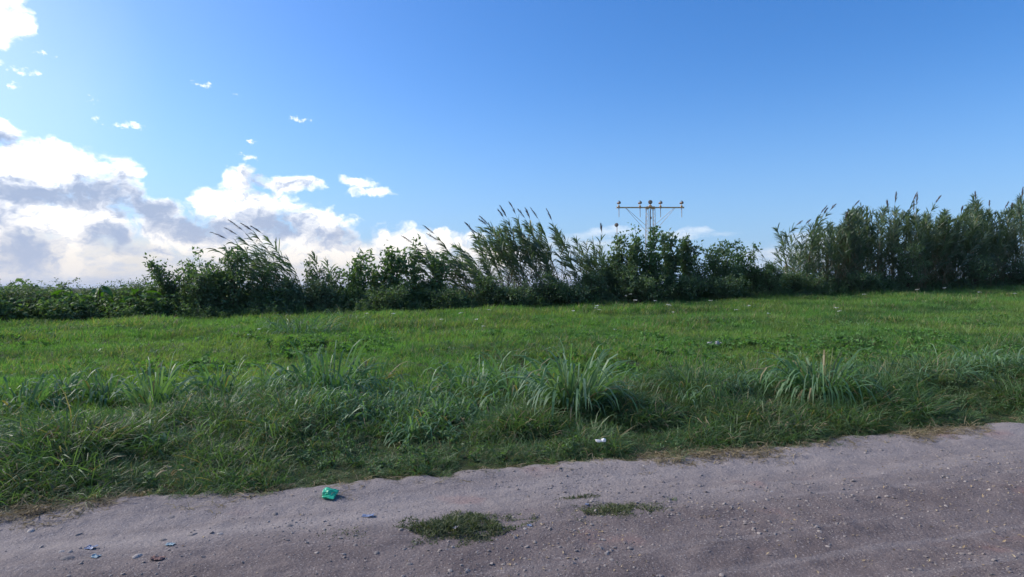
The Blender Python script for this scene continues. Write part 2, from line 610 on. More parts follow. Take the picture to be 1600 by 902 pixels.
# ---------------------------------------------------------------- scattering of what nobody could count
def source_set(name, meshes):
    c = bpy.data.collections.new(name)
    for i, me in enumerate(meshes):
        c.objects.link(bpy.data.objects.new('%s_%02d' % (name, i), me))
    return c


def scatter(name, pts, rot, scl, idx, src, **props):
    me = bpy.data.meshes.new(name)
    pts = np.asarray(pts, np.float32); N = len(pts)
    me.vertices.add(N); me.vertices.foreach_set('co', pts.ravel())
    a = me.attributes.new('rot', 'FLOAT_VECTOR', 'POINT'); a.data.foreach_set('vector', np.asarray(rot, np.float32).ravel())
    a = me.attributes.new('scl', 'FLOAT_VECTOR', 'POINT'); a.data.foreach_set('vector', np.asarray(scl, np.float32).ravel())
    a = me.attributes.new('pick', 'INT', 'POINT'); a.data.foreach_set('value', np.asarray(idx, np.int32))
    me.update()
    o = obj(name, me, kind='stuff', **props)
    ng = bpy.data.node_groups.new(name + '_nodes', 'GeometryNodeTree')
    ng.interface.new_socket('Geometry', in_out='INPUT', socket_type='NodeSocketGeometry')
    ng.interface.new_socket('Geometry', in_out='OUTPUT', socket_type='NodeSocketGeometry')
    n, l = ng.nodes, ng.links
    gi = n.new('NodeGroupInput'); go = n.new('NodeGroupOutput')
    ip = n.new('GeometryNodeInstanceOnPoints')
    ci = n.new('GeometryNodeCollectionInfo')
    ci.inputs['Collection'].default_value = src
    ci.inputs['Separate Children'].default_value = True
    ci.inputs['Reset Children'].default_value = True

    def att(nm, ty):
        q = n.new('GeometryNodeInputNamedAttribute'); q.data_type = ty; q.inputs['Name'].default_value = nm
        return [s for s in q.outputs if s.enabled and s.name == 'Attribute'][0]
    l.new(gi.outputs[0], ip.inputs['Points'])
    l.new(ci.outputs[0], ip.inputs['Instance'])
    ip.inputs['Pick Instance'].default_value = True
    l.new(att('pick', 'INT'), ip.inputs['Instance Index'])
    l.new(att('rot', 'FLOAT_VECTOR'), ip.inputs['Rotation'])
    l.new(att('scl', 'FLOAT_VECTOR'), ip.inputs['Scale'])
    l.new(ip.outputs[0], go.inputs[0])
    md = o.modifiers.new('scatter', 'NODES')
    md.node_group = ng
    return o


def in_view(x, y, margin=2.5, k=.86):
    return np.abs(x) < k * y + margin

# ================================================================ setting: ground, track, hills
def axis_steps(lo, hi, step, far_lo, far_hi):
    a = list(np.arange(lo, hi + 1e-6, step))
    s, x = step, a[-1]
    while x < far_hi:
        s *= 1.35; x += s; a.append(x)
    s, x = step, a[0]
    while x > far_lo:
        s *= 1.35; x -= s; a.insert(0, x)
    return np.array(a)


def grid_mesh(name, U, V, zfun, mat, smooth=True):
    uu, vv = np.meshgrid(U, V)
    x, y = xy_of(uu, vv)
    z = zfun(x, y, uu, vv)
    nu, nv = len(U), len(V)
    i = np.arange(nv - 1)[:, None] * nu; k = np.arange(nu - 1)[None]
    Fq = np.stack([i + k, i + k + 1, i + nu + k + 1, i + nu + k], -1).reshape(-1, 4)
    return mesh_from(name, np.stack([x, y, z], -1).reshape(-1, 3), [Fq], [mat], smooth=smooth)


# soil under the growth
m, n, l = new_mat('soil')
pb = n.new('ShaderNodeBsdfPrincipled'); pb.inputs['Roughness'].default_value = .95; pb.inputs['Specular IOR Level'].default_value = .1
g = n.new('ShaderNodeNewGeometry')
a1 = n.new('ShaderNodeTexNoise'); a1.inputs['Scale'].default_value = .35; a1.inputs['Detail'].default_value = 6
a2 = n.new('ShaderNodeTexNoise'); a2.inputs['Scale'].default_value = 9; a2.inputs['Detail'].default_value = 5
l.new(g.outputs['Position'], a1.inputs['Vector']); l.new(g.outputs['Position'], a2.inputs['Vector'])
r1 = ramp(n, [(.35, (.030, .050, .014)), (.65, (.045, .060, .020))])
r2 = ramp(n, [(.4, (.020, .026, .010)), (.62, (.075, .075, .040))])
l.new(a1.outputs[0], r1.inputs[0]); l.new(a2.outputs[0], r2.inputs[0])
mx = n.new('ShaderNodeMix'); mx.data_type = 'RGBA'; mx.inputs[0].default_value = .5
l.new(r1.outputs[0], mx.inputs[6]); l.new(r2.outputs[0], mx.inputs[7]); l.new(mx.outputs[2], pb.inputs['Base Color'])
bp = n.new('ShaderNodeBump'); bp.inputs['Strength'].default_value = .5; bp.inputs['Distance'].default_value = .03
l.new(a2.outputs[0], bp.inputs['Height']); l.new(bp.outputs[0], pb.inputs['Normal'])
o = n.new('ShaderNodeOutputMaterial'); l.new(pb.outputs[0], o.inputs[0])
M_SOIL = m


def z_ground(x, y, u, v):
    return ground_z(x, y) - .09 * (1 - sstep(v, edge_v(u) - .3, edge_v(u) + .05))


U = axis_steps(-34, 74, .4, -26000, 26000)
V = axis_steps(4.0, 38, .25, -26000, 26000)
obj('ground', grid_mesh('ground', U, V, z_ground, M_SOIL), kind='structure', label='grassy field rising gently from the dirt track to the hedge')

# dirt track ------------------------------------------------------
m, n, l = new_mat('packed_dirt')
pb = n.new('ShaderNodeBsdfPrincipled'); pb.inputs['Roughness'].default_value = .92; pb.inputs['Specular IOR Level'].default_value = .15
g = n.new('ShaderNodeNewGeometry')


def tnoise(scale, detail, rough=.55, stretch=None):
    t = n.new('ShaderNodeTexNoise'); t.inputs['Scale'].default_value = scale; t.inputs['Detail'].default_value = detail
    t.inputs['Roughness'].default_value = rough
    if stretch:
        mp = n.new('ShaderNodeMapping'); mp.inputs['Rotation'].default_value = (0, 0, radians(-16.6))
        mq = n.new('ShaderNodeMapping'); mq.inputs['Scale'].default_value = stretch
        l.new(g.outputs['Position'], mp.inputs[0]); l.new(mp.outputs[0], mq.inputs[0]); l.new(mq.outputs[0], t.inputs['Vector'])
    else:
        l.new(g.outputs['Position'], t.inputs['Vector'])
    return t.outputs[0]


def mixc(f, a, b):
    q = n.new('ShaderNodeMix'); q.data_type = 'RGBA'
    l.new(f, q.inputs[0])
    for s, v in ((q.inputs[6], a), (q.inputs[7], b)):
        if isinstance(v, tuple):
            s.default_value = (*v, 1)
        else:
            l.new(v, s)
    return q.outputs[2]


def mrange(v, lo, hi, a=0., b=1.):
    q = n.new('ShaderNodeMapRange'); q.interpolation_type = 'SMOOTHSTEP'
    for i, x in enumerate((lo, hi, a, b)):
        q.inputs[i + 1].default_value = x
    l.new(v, q.inputs[0])
    return q.outputs[0]


broad = tnoise(.8, 4, .6, (.35, 1.3, 1))
dust = mixc(mrange(broad, .35, .65), (.200, .174, .168), (.258, .226, .214))
# coarser, redder, wetter wheel run along the middle of the track
sepp = n.new('ShaderNodeSeparateXYZ')
mp = n.new('ShaderNodeMapping'); mp.inputs['Rotation'].default_value = (0, 0, radians(-16.6))
l.new(g.outputs['Position'], mp.inputs[0]); l.new(mp.outputs[0], sepp.inputs[0])
wob = n.new('ShaderNodeMath'); wob.operation = 'MULTIPLY_ADD'; wob.inputs[1].default_value = 1.2
l.new(broad, wob.inputs[0]); l.new(sepp.outputs[1], wob.inputs[2])
run = mrange(wob.outputs[0], 5.35, 4.35)
coarse = mixc(mrange(tnoise(2.2, 5, .6), .38, .62), (.118, .094, .090), (.158, .129, .122))
base = mixc(run, dust, coarse)
line = tnoise(1.0, 4, .6, (.12, 5.0, 1))
base = mixc(mrange(line, .54, .70, 0, .30), base, (.285, .252, .240))
base = mixc(mrange(line, .46, .32, 0, .30), base, (.115, .095, .092))
grit = tnoise(75, 3, .75)
base = mixc(mrange(grit, .56, .70, 0, .65), base, (.46, .42, .40))
base = mixc(mrange(grit, .44, .32, 0, .6), base, (.085, .072, .075))
red = tnoise(1.4, 3, .5)
base = mixc(mrange(red, .60, .74, 0, .5), base, (.26, .155, .135))
l.new(base, pb.inputs['Base Color'])
bp = n.new('ShaderNodeBump'); bp.inputs['Strength'].default_value = .8; bp.inputs['Distance'].default_value = .02
l.new(tnoise(38, 6, .65), bp.inputs['Height']); l.new(bp.outputs[0], pb.inputs['Normal'])
o = n.new('ShaderNodeOutputMaterial'); l.new(pb.outputs[0], o.inputs[0])
M_DIRT = m


def z_road(x, y, u, v):
    z = .012 + .010 * vnoise(u * .9, v * 1.8, 21) + .009 * vnoise(u * 3.1, v * 4.3, 22) + .005 * vnoise(u * 11, v * 13, 23)
    z = z + .007 * np.maximum(0, vnoise(u * 13, v * 15, 24)) + .004 * vnoise(u * 14, v * 14, 25)
    z = z - .030 * np.exp(-((v - 4.75) / .32) ** 2) - .026 * np.exp(-((v - 3.0) / .36) ** 2)    # wheel runs
    e = edge_v(u)
    out = sstep(v, e - .10, e + .35)
    return ground_z(x, y) * 1.0 + (z + .022) * (1 - out) - .035 * out


RU = np.concatenate([-np.geomspace(90, 11.2, 60), np.arange(-11, 15, .035), np.geomspace(15.1, 110, 70)])
RV = np.concatenate([np.arange(-6, 2.6, .2), np.arange(2.6, 6.2, .03)])
obj('dirt_track', grid_mesh('dirt_track', RU, RV, z_road, M_DIRT), kind='structure', label='pinkish grey packed dirt track with loose gravel')


def road_z(x, y):
    u, v = uv_of(x, y)
    return float(z_road(x, y, np.asarray(u), np.asarray(v)))


def road_hit(px, py):
    dx, dz = (px - CX) / F, (CY - py) / F
    Y = -CAM_H / dz
    for _ in range(6):
        z = max(road_z(dx * Y, Y), gz(dx * Y, Y))
        Y = (z - CAM_H) / dz
    return dx * Y, Y, z


# distant hills ---------------------------------------------------
M_HILL = plain_mat('wooded_hill', (.05, .075, .06), (.09, .11, .09), scale=.002, rough=1, spec=0)
ang = np.radians(np.linspace(-75, 75, 240))
prof = 60 + 40 * vnoise(ang * 7, ang * 0, 31) + 30 * vnoise(ang * 19, ang * 0, 32) + 14 * vnoise(ang * 60, ang * 0, 33)
prof = np.maximum(prof, 25) * (.35 + .65 * sstep(np.degrees(ang), -32, -20))
rows = []
for r, k in ((8200, -.05), (8900, .35), (9600, .8), (10300, 1.0), (12000, .7), (15000, -.05)):
    rr = r * (1 + .03 * vnoise(ang * 13 + r, ang * 0, 34))
    rows.append(np.stack([np.sin(ang) * rr, np.cos(ang) * rr, prof * k * (1 + .08 * vnoise(ang * 40, ang * 0 + r, 35))], -1))
Vh = np.stack(rows).reshape(-1, 3); nu = len(ang)
i = np.arange(5)[:, None] * nu; k = np.arange(nu - 1)[None]
obj('hills', mesh_from('hills', Vh, [np.stack([i + k, i + k + 1, i + nu + k + 1, i + nu + k], -1).reshape(-1, 4)], [M_HILL], smooth=True), kind='structure', label='low blue hills far beyond the hedge')

# ================================================================ grasses nobody could count
M_LAWN = foliage_mat('lawn_grass', [(.092, .205, .058), (.130, .275, .074), (.172, .325, .100)], trans=.48, rough=.55, spec=.2,
                     dry=((.26, .26, .12), .05), patch=[(.45, (.062, .128, .054), .44, .60, .9), (.22, (.19, .30, .085), .48, .62, .85), (1.7, (.22, .25, .11), .56, .70, .7)])
M_MAT = foliage_mat('verge_grass', [(.055, .115, .045), (.090, .165, .066), (.135, .215, .095)], trans=.42, rough=.5, spec=.35,
                    dry=((.24, .20, .12), .06), patch=(1.1, (.105, .150, .070), .5, .68, .6))
M_BLADE = foliage_mat('broad_blade_grass', [(.082, .175, .075), (.120, .225, .105), (.200, .295, .190)], trans=.40, rough=.5, spec=.35,
                      dry=((.22, .19, .10), .04))
M_DRY = foliage_mat('dry_grass', [(.16, .13, .075), (.25, .205, .12), (.32, .27, .17)], trans=.25, rough=.7, spec=.15, tint=(1, .9, .7))
M_WEED = foliage_mat('weed_leaf', [(.085, .150, .068), (.120, .200, .088), (.165, .250, .120)], trans=.42, rough=.6, spec=.25, dry=((.12, .10, .035), .03))


def tuft(nb, rad, lmin, lmax, w, lean, droop, seg, mat, flat=0.0, dry=0.0, hook=False):
    g = Geo()
    a = RNG.uniform(0, 2 * pi, nb); r = rad * np.sqrt(RNG.uniform(0, 1, nb))
    root = np.stack([np.cos(a) * r, np.sin(a) * r, np.full(nb, -.01)], -1)
    a2 = RNG.uniform(0, 2 * pi, nb)
    le = RNG.uniform(.2, 1, nb) * lean
    d = np.stack([np.cos(a2) * le, np.sin(a2) * le, np.full(nb, 1 - flat)], -1)
    L = RNG.uniform(lmin, lmax, nb)
    nd = int(nb * dry)
    sl = slice(nd, nb)
    blades(g, root[sl], d[sl], L[sl], w * RNG.uniform(.7, 1.3, nb)[sl], droop * RNG.uniform(.4, 1.4, nb)[sl], seg, 0, hook=hook)
    if nd:
        blades(g, root[:nd], d[:nd], L[:nd], w, droop, seg, 1)
    return g.mesh('tuft', [mat, M_DRY])


def weed(nst, h, nl, ll, lw, mat, spread=.5):
    """leafy herb: several stems with leaves all along"""
    g = Geo()
    P, A = [], []
    for _ in range(nst):
        a = RNG.uniform(0, 2 * pi); s = RNG.uniform(.1, 1) * spread
        hh = h * RNG.uniform(.55, 1.1)
        tip = np.array([cos(a) * s, sin(a) * s, hh])
        t = np.linspace(0, 1, 5)[:, None]
        path = tip * np.stack([t[:, 0] ** 1.4, t[:, 0] ** 1.4, t[:, 0]], -1) + RNG.normal(0, .02, (5, 3))
        path[0] = (0, 0, -.02)
        tube(g, path, np.linspace(.008, .003, 5), 3, 1, cap=False)
        k = max(3, int(nl / nst))
        tt = RNG.uniform(.15, 1, k)
        p = np.stack([np.interp(tt, t[:, 0], path[:, c]) for c in range(3)], -1)
        aa = RNG.uniform(0, 2 * pi, k)
        P.append(p); A.append(np.stack([np.cos(aa), np.sin(aa), RNG.uniform(-.6, .5, k)], -1))
    P = np.concatenate(P); A = norm(np.concatenate(A)); N = len(P)
    leaves(g, P, A, norm(np.array([0, -.25, 1.0]) + RNG.normal(0, .8, (N, 3))), ll * RNG.uniform(.6, 1.3, N), lw * RNG.uniform(.7, 1.2, N), 0)
    return g.mesh('weed', [mat, M_WEED])


def rand_rot(N, tilt=.12):
    return np.stack([RNG.normal(0, tilt, N), RNG.normal(0, tilt, N), RNG.uniform(0, 2 * pi, N)], -1)


def scl3(N, lo, hi, zlo=.8, zhi=1.2):
    s = RNG.uniform(lo, hi, N)
    return np.stack([s, s, s * RNG.uniform(zlo, zhi, N)], -1)


def field_points(n, u0, u1, v0, v1, dens=None, margin=2.5):
    u = RNG.uniform(u0, u1, n); v = RNG.uniform(v0, v1, n)
    x, y = xy_of(u, v)
    ok = in_view(x, y, margin)
    if dens is not None:
        ok &= RNG.uniform(0, 1, n) < dens(u, v, x, y)
    u, v, x, y = u[ok], v[ok], x[ok], y[ok]
    return u, v, np.stack([x, y, ground_z(x, y)], -1)


# mown meadow between the verge and the hedge: nearer tufts finer and closer together
SRC_LAWN = source_set('lawn_tuft', [tuft(42, .17, .07, .17, .010, .7, .7, 2, M_LAWN, dry=.03) for _ in range(4)]
                      + [tuft(30, .16, .12, .26, .011, .8, 1.0, 3, M_LAWN, dry=.04) for _ in range(2)])


def lawn_pick(P):
    long_ = vnoise(P[:, 0] * .5, P[:, 1] * .5, 41) + .5 * vnoise(P[:, 0] * 1.7, P[:, 1] * 1.7, 42)
    return np.where(long_ > .45 + RNG.normal(0, .25, len(P)), RNG.integers(4, 6, len(P)), RNG.integers(0, 4, len(P)))


u, v, P = field_points(150000, -30, 66, 7.8, 34.5, lambda u, v, x, y: np.clip(11.0 / y, .28, 1) * (.8 + .2 * vnoise(x, y, 40)))
N = len(P)
s = scl3(N, .75, 1.25) * np.clip(P[:, 1] / 16, .85, 1.7)[:, None]
s[:, 2] *= .9
scatter('meadow_grass', P, rand_rot(N, .15), s, lawn_pick(P), SRC_LAWN, label='short bright green meadow grass between verge and hedge', category='grass')

# low broad-leaved herbs among the meadow grass
M_HERB = foliage_mat('herb_leaf', [(.085, .19, .055), (.115, .24, .068), (.150, .285, .09)], trans=.45, rough=.7, spec=.15)
SRC_HERB = source_set('herb', [weed(5, .12, 26, .075, .05, M_HERB, .16) for _ in range(3)] + [weed(6, .13, 36, .085, .055, M_HERB, .24) for _ in range(2)])
u, v, P = field_points(24000, -30, 66, 8.2, 34, lambda u, v, x, y: np.clip((vnoise(u * .38, v * .5, 44) + .6 * vnoise(u * 1.1, v * 1.1, 45) - .12) * 1.5, .02, 1) * np.clip(14 / y, .35, 1))
N = len(P)
scatter('meadow_herbs', P, rand_rot(N, .2), scl3(N, .9, 1.6), RNG.integers(0, 5, N), SRC_HERB, label='patches of low broad-leaved herbs in the meadow', category='weeds')

# rough clumps standing darker in the meadow
SRC_ROUGH = source_set('rough_tuft', [tuft(60, .26, .14, .34, .011, 1.2, 2.4, 4, M_MAT, dry=.10) for _ in range(3)] + [tuft(50, .24, .16, .36, .014, 1.1, 2.2, 4, M_BLADE, dry=.08)])
u, v, P = field_points(16000, -30, 66, 9.0, 31, lambda u, v, x, y: np.clip((vnoise(u * .30, v * .55, 71) + .7 * vnoise(u * .9, v * 1.3, 72) - .30) * 1.5, .01, .9))
N = len(P)
scatter('rough_meadow_clumps', P, rand_rot(N, .2), scl3(N, .55, 1.2), RNG.integers(0, 4, N), SRC_ROUGH, label='rough darker grass growing in patches across the meadow', category='grass')

# sprawling verge mat beside the track
SRC_MAT = source_set('mat_tuft', [tuft(70, .17, .10, .30, .0065, 1.3, 1.7, 3, M_MAT, .35, dry=.06) for _ in range(5)])
n0 = 42000
u = RNG.uniform(-12, 18, n0); v = RNG.uniform(5.1, 9.3, n0)
x, y = xy_of(u, v)
e = edge_v(u)
ok = in_view(x, y, 2.2) & (v > e - .14) & (RNG.uniform(0, 1, n0) < np.where(v < e + .18, np.clip((v - e + .14) * 1.1, .03, .35), np.where(v < 7.8, 1.0, .5)))
u, v, x, y, e = u[ok], v[ok], x[ok], y[ok], e[ok]
N = len(u)
P = np.stack([x, y, np.maximum(ground_z(x, y), z_road(x, y, u, v) - .004)], -1)
lump = .9 + .7 * vnoise(u * .9, v * 1.2, 47) + .6 * vnoise(u * 2.3, v * 2.6, 48)
keep = RNG.uniform(0, 1, N) < np.clip(.25 + lump * .75, .22, 1)
u, v, x, y, e, P, lump = u[keep], v[keep], x[keep], y[keep], e[keep], P[keep], lump[keep]; N = len(u)
s = scl3(N, .7, 1.25) * np.clip(lump, .45, 1.6)[:, None] * np.clip(.38 + (v - e) / .9, .25, 1.0)[:, None]
scatter('verge_grass', P, rand_rot(N, .3), s, RNG.integers(0, 5, N), SRC_MAT, label='dark sprawling grass mat on the verge beside the dirt track', category='grass')

# small leafy weeds knitted into the verge mat
SRC_VW = source_set('verge_weed', [weed(6, .16, 40, .05, .022, M_MAT, .16) for _ in range(3)] + [weed(6, .20, 34, .06, .03, M_WEED, .16)])
n0 = 2600
u = RNG.uniform(-12, 18, n0); v = RNG.uniform(5.5, 8.8, n0)
x, y = xy_of(u, v)
ok = in_view(x, y, 2.2) & (v > edge_v(u) + .12) & (RNG.uniform(0, 1, n0) < np.clip(.4 + .9 * vnoise(u * 1.3, v * 1.3, 68), .05, 1))
u, v, x, y = u[ok], v[ok], x[ok], y[ok]; N = len(u)
scatter('verge_weeds', np.stack([x, y, ground_z(x, y)], -1), rand_rot(N, .3), scl3(N, .6, 1.0), RNG.integers(0, 4, N), SRC_VW, label='small leafy weeds knitted into the verge grass', category='weeds')

# dead straw where the verge meets the track
SRC_STRAW = source_set('straw_tuft', [tuft(26, .15, .05, .16, .006, 1.6, 1.2, 2, M_DRY, .75) for _ in range(3)])
n0 = 9000
u = RNG.uniform(-12, 18, n0); v = edge_v(u) + RNG.normal(.04, .15, n0)
x, y = xy_of(u, v); ok = in_view(x, y, 2) & (RNG.uniform(0, 1, n0) < np.clip(.4 + 1.0 * vnoise(u * 1.6, u * 0, 49) + .5 * vnoise(u * 5, v * 5, 51), .04, 1)); u, v, x, y = u[ok], v[ok], x[ok], y[ok]
N = len(u)
zz = np.maximum(ground_z(x, y), z_road(x, y, u, v))
scatter('straw_litter', np.stack([x, y, zz + .003], -1), rand_rot(N, .15), scl3(N, .5, 1.1), RNG.integers(0, 3, N), SRC_STRAW, label='dead straw along the edge of the dirt track', category='straw')

# taller blade grass filling between the tussocks
SRC_TALL = source_set('tall_tuft', [tuft(36, .22, .22, .50, .018, 1.3, 3.4, 6, M_BLADE, dry=.06, hook=True) for _ in range(3)]
                      + [tuft(46, .20, .18, .45, .010, 1.1, 2.6, 5, M_MAT, dry=.07, hook=True) for _ in range(3)])
n0 = 7500
u = RNG.uniform(-13, 20, n0); v = RNG.normal(7.9, .6, n0)
x, y = xy_of(u, v)
ok = in_view(x, y, 2.2) & (v > 6.6) & (RNG.uniform(0, 1, n0) < np.clip(.12 + 1.1 * vnoise(u * .8, v * .9, 50), .03, .95))
u, v, x, y = u[ok], v[ok], x[ok], y[ok]; N = len(u)
scatter('tall_verge_grass', np.stack([x, y, ground_z(x, y)], -1), rand_rot(N, .15), scl3(N, .55, 1.05), RNG.integers(0, 6, N), SRC_TALL, label='band of tall arching grass between verge and meadow', category='grass')

# gravel and leaf litter on the track --------------------------------
M_PEB = foliage_mat('pebble', [(.13, .112, .105), (.22, .19, .175), (.36, .32, .29)], trans=0, rough=.85, spec=.2)
M_FLAKE = foliage_mat('fallen_leaf', [(.20, .14, .08), (.34, .26, .16), (.44, .37, .27)], trans=.15, rough=.7, spec=.2, tint=(1, .8, .5))


def pebble(seed, sub=1):
    import bmesh
    bm = bmesh.new(); bmesh.ops.create_icosphere(bm, subdivisions=sub, radius=1)
    r = np.random.default_rng(seed)
    V = np.array([q.co[:] for q in bm.verts]); Fc = np.array([[q.index for q in f.verts] for f in bm.faces]); bm.free()
    for _ in range(4):
        d = norm(r.normal(0, 1, 3)); k = r.uniform(.55, .85)
        h = V @ d
        V = V - np.maximum(h - k, 0)[:, None] * d * .85
    V = V * np.array([1, r.uniform(.6, .95), r.uniform(.38, .65)])
    return V, Fc


SRC_PEB = source_set('pebble', [mesh_from('pebble', *[pebble(100 + q)[0], [pebble(100 + q)[1]]], [M_PEB]) for q in range(5)])
n0 = 85000
u = RNG.uniform(-10, 14, n0); v = RNG.uniform(2.2, 5.5, n0)
x, y = xy_of(u, v)
dn = np.clip(.22 + .75 * vnoise(u * .9, v * 1.6, 55) + .35 * vnoise(u * 3, v * 3, 56) + .35 * sstep(v, 4.9, 4.2), .04, 1)
ok = in_view(x, y, 1.5) & (v < edge_v(u) + .03) & (RNG.uniform(0, 1, n0) < dn)
u, v, x, y = u[ok], v[ok], x[ok], y[ok]; N = len(u)
sz = .0025 + .0047 * RNG.pareto(2.7, N).clip(0, 3.4)
P = np.stack([x, y, z_road(x, y, u, v) + sz * .1], -1)
scatter('gravel', P, rand_rot(N, .3), np.repeat(sz[:, None], 3, 1), RNG.integers(0, 5, N), SRC_PEB, label='loose grey gravel strewn over the dirt track', category='gravel')


def flake(seed):
    r = np.random.default_rng(seed); g = Geo()
    leaves(g, np.array([[0, 0, .1]]), np.array([[1., 0, .0]]), np.array([[0, .1, 1.]]), 2.0, r.uniform(.6, 1.1), fold=r.uniform(.1, .6), curl=r.uniform(-.3, .2))
    return g.mesh('fallen_leaf', [M_FLAKE])


SRC_FLAKE = source_set('fallen_leaf', [flake(200 + q) for q in range(4)])
n0 = 8000
u = RNG.uniform(-10, 14, n0); v = RNG.uniform(2.2, 5.4, n0)
x, y = xy_of(u, v)
ok = in_view(x, y, 1.5) & (v < edge_v(u)) & (RNG.uniform(0, 1, n0) < np.clip((.75 * sstep(v, 4.7, 3.7) * sstep(u, -2.5, 1.5) + .08) * (1 + 1.6 * vnoise(u * 1.4, v * 1.8, 58)) * .8, .01, 1))
u, v, x, y = u[ok], v[ok], x[ok], y[ok]; N = len(u)
sz = RNG.uniform(.006, .016, N)
scatter('leaf_litter', np.stack([x, y, z_road(x, y, u, v) + .004], -1), rand_rot(N, .3), np.repeat(sz[:, None], 3, 1), RNG.integers(0, 4, N), SRC_FLAKE, label='tan leaf flakes scattered over the dirt track', category='leaf litter')

# ================================================================ the hedge: canes, saplings, shrubs
M_STEM = plain_mat('green_stem', (.075, .085, .035), (.13, .13, .06), scale=3, rough=.7)
M_CULM = plain_mat('cane_culm', (.12, .125, .055), (.24, .20, .10), scale=1.3, rough=.6)
M_BARK = plain_mat('shrub_bark', (.055, .042, .032), (.10, .08, .06), scale=12, rough=.9, bump=.3)
M_CANE = foliage_mat('cane_leaf', [(.080, .125, .078), (.118, .172, .108), (.165, .225, .150)], trans=.38, rough=.42, spec=.5)
M_CANE_DRY = foliage_mat('dry_cane_leaf', [(.14, .11, .065), (.21, .17, .10), (.27, .22, .14)], trans=.2, rough=.7, spec=.15, tint=(1, .9, .7))
M_PLUME = foliage_mat('cane_plume', [(.13, .115, .11), (.18, .155, .145), (.24, .21, .19)], trans=.3, rough=.8, spec=.1, tint=(1, .95, .9))
M_LEAF_A = foliage_mat('shrub_leaf_dark', [(.074, .126, .064), (.110, .175, .088), (.155, .225, .125)], trans=.40, rough=.45, spec=.4)
M_LEAF_B = foliage_mat('sapling_leaf', [(.072, .136, .060), (.108, .185, .080), (.150, .230, .110)], trans=.42, rough=.45, spec=.4)
M_LEAF_C = foliage_mat('grey_green_leaf', [(.095, .150, .080), (.135, .195, .108), (.180, .240, .145)], trans=.32, rough=.5, spec=.35)
M_BIG = foliage_mat('broad_plant_leaf', [(.040, .110, .018), (.060, .150, .022), (.085, .190, .030)], trans=.45, rough=.4, spec=.45)


def cane(parent, base, tip, r, plume=True, leafy=1.0, wind=-.5, dry=.35, low=.2):
    """one cane: jointed culm, ranks of long arching leaves, feathery plume; coordinates in the clump's frame"""
    base = np.asarray(base, float); tip = np.asarray(tip, float)
    H = max(tip[2] - base[2], .5)
    ctrl = base + np.array([(tip[0] - base[0]) * r.uniform(.08, .22), (tip[1] - base[1]) * .3, H * r.uniform(.55, .68)])
    ss = np.linspace(0, 1, 14)[:, None]
    path = (1 - ss) ** 2 * base + 2 * ss * (1 - ss) * ctrl + ss ** 2 * tip
    path += r.normal(0, .012, path.shape) * (ss > .05)
    g = Geo()
    tube(g, path, np.linspace(.017, .005, 14), 5, 0)
    for k in range(2, 12):                      # joints
        p = path[k]; t = norm(path[k + 1] - path[k - 1])
        tube(g, [p - t * .012, p + t * .012], np.full(2, .019 - k * .0009), 5, 0, cap=False)
    c = obj('cane', g.mesh('cane', [M_CULM]), parent)
    # leaves
    nl = int(46 * leafy * max(.6, H / 4.5))
    s = np.sort(r.uniform(low, 1.0, nl) ** .85)
    p = np.stack([np.interp(s, ss[:, 0], path[:, k]) for k in range(3)], -1)
    tan = norm(np.stack([np.interp(s, ss[:, 0], np.gradient(path[:, k])) for k in range(3)], -1))
    a0 = r.uniform(0, 2 * pi)
    az = a0 + np.where(np.arange(nl) % 2 == 0, 0, pi) + r.normal(0, .5, nl)
    out = np.stack([np.cos(az), np.sin(az) * .8, np.zeros(nl)], -1) + np.array([wind, 0, 0])
    d = norm(tan * (.55 + .9 * s)[:, None] + norm(out) * .8 + np.array([0, 0, .15]))
    L = (.46 + .34 * np.sin(pi * s)) * r.uniform(.75, 1.2, nl)
    side = norm(np.cross(d, norm(tan + r.normal(0, .3, (nl, 3)))))
    is_dry = ((s < .5) & (r.uniform(0, 1, nl) < dry)) | (r.uniform(0, 1, nl) < .05)
    g = Geo()
    lv = ~is_dry
    blades(g, p[lv], d[lv], L[lv], .062 * r.uniform(.7, 1.2, lv.sum()), r.uniform(.5, 1.5, lv.sum()), 4, 0, side[lv], taper=.6)
    if is_dry.sum():
        dd = d[is_dry] * .5 + np.array([0, 0, -.7])
        blades(g, p[is_dry], dd, L[is_dry], .035, 1.0, 3, 1, side[is_dry])
    # pointed spear of young leaves at the top
    k = 6
    pt = path[-1] - tan[-1] * r.uniform(.0, .25, k)[:, None]
    blades(g, pt, norm(tan[-1] + r.normal(0, .16, (k, 3)) + np.array([wind * .15, 0, 0])), r.uniform(.3, .5, k), .036, .3, 3, 0)
    obj('leaves', g.mesh('cane_leaves', [M_CANE, M_CANE_DRY]), c)
    if plume:
        g = Geo()
        t = norm(path[-1] - path[-3])
        Lp = r.uniform(.4, .95)
        q = np.linspace(0, 1, 7)[:, None]
        ax = path[-1] + t * q * (Lp + .35) + np.array([wind * .22, 0, -.12]) * q ** 2
        tube(g, ax, np.linspace(.006, .002, 7), 3, 0, cap=False)
        nk = 90
        sk = r.uniform(.33, .98, nk)
        pp = np.stack([np.interp(sk, q[:, 0], ax[:, k]) for k in range(3)], -1)
        tt = norm(np.stack([np.interp(sk, q[:, 0], np.gradient(ax[:, k])) for k in range(3)], -1))
        dv = norm(tt * 1.0 + r.normal(0, .17, (nk, 3)) + np.array([wind * .25, 0, .02]))
        ln = (.24 * np.sin(pi * (.15 + .8 * sk)) + .05) * r.uniform(.7, 1.2, nk)
        blades(g, pp, dv, ln, .024, .25, 2, 0)
        obj('plume', g.mesh('cane_plume', [M_PLUME]), c)
    return c


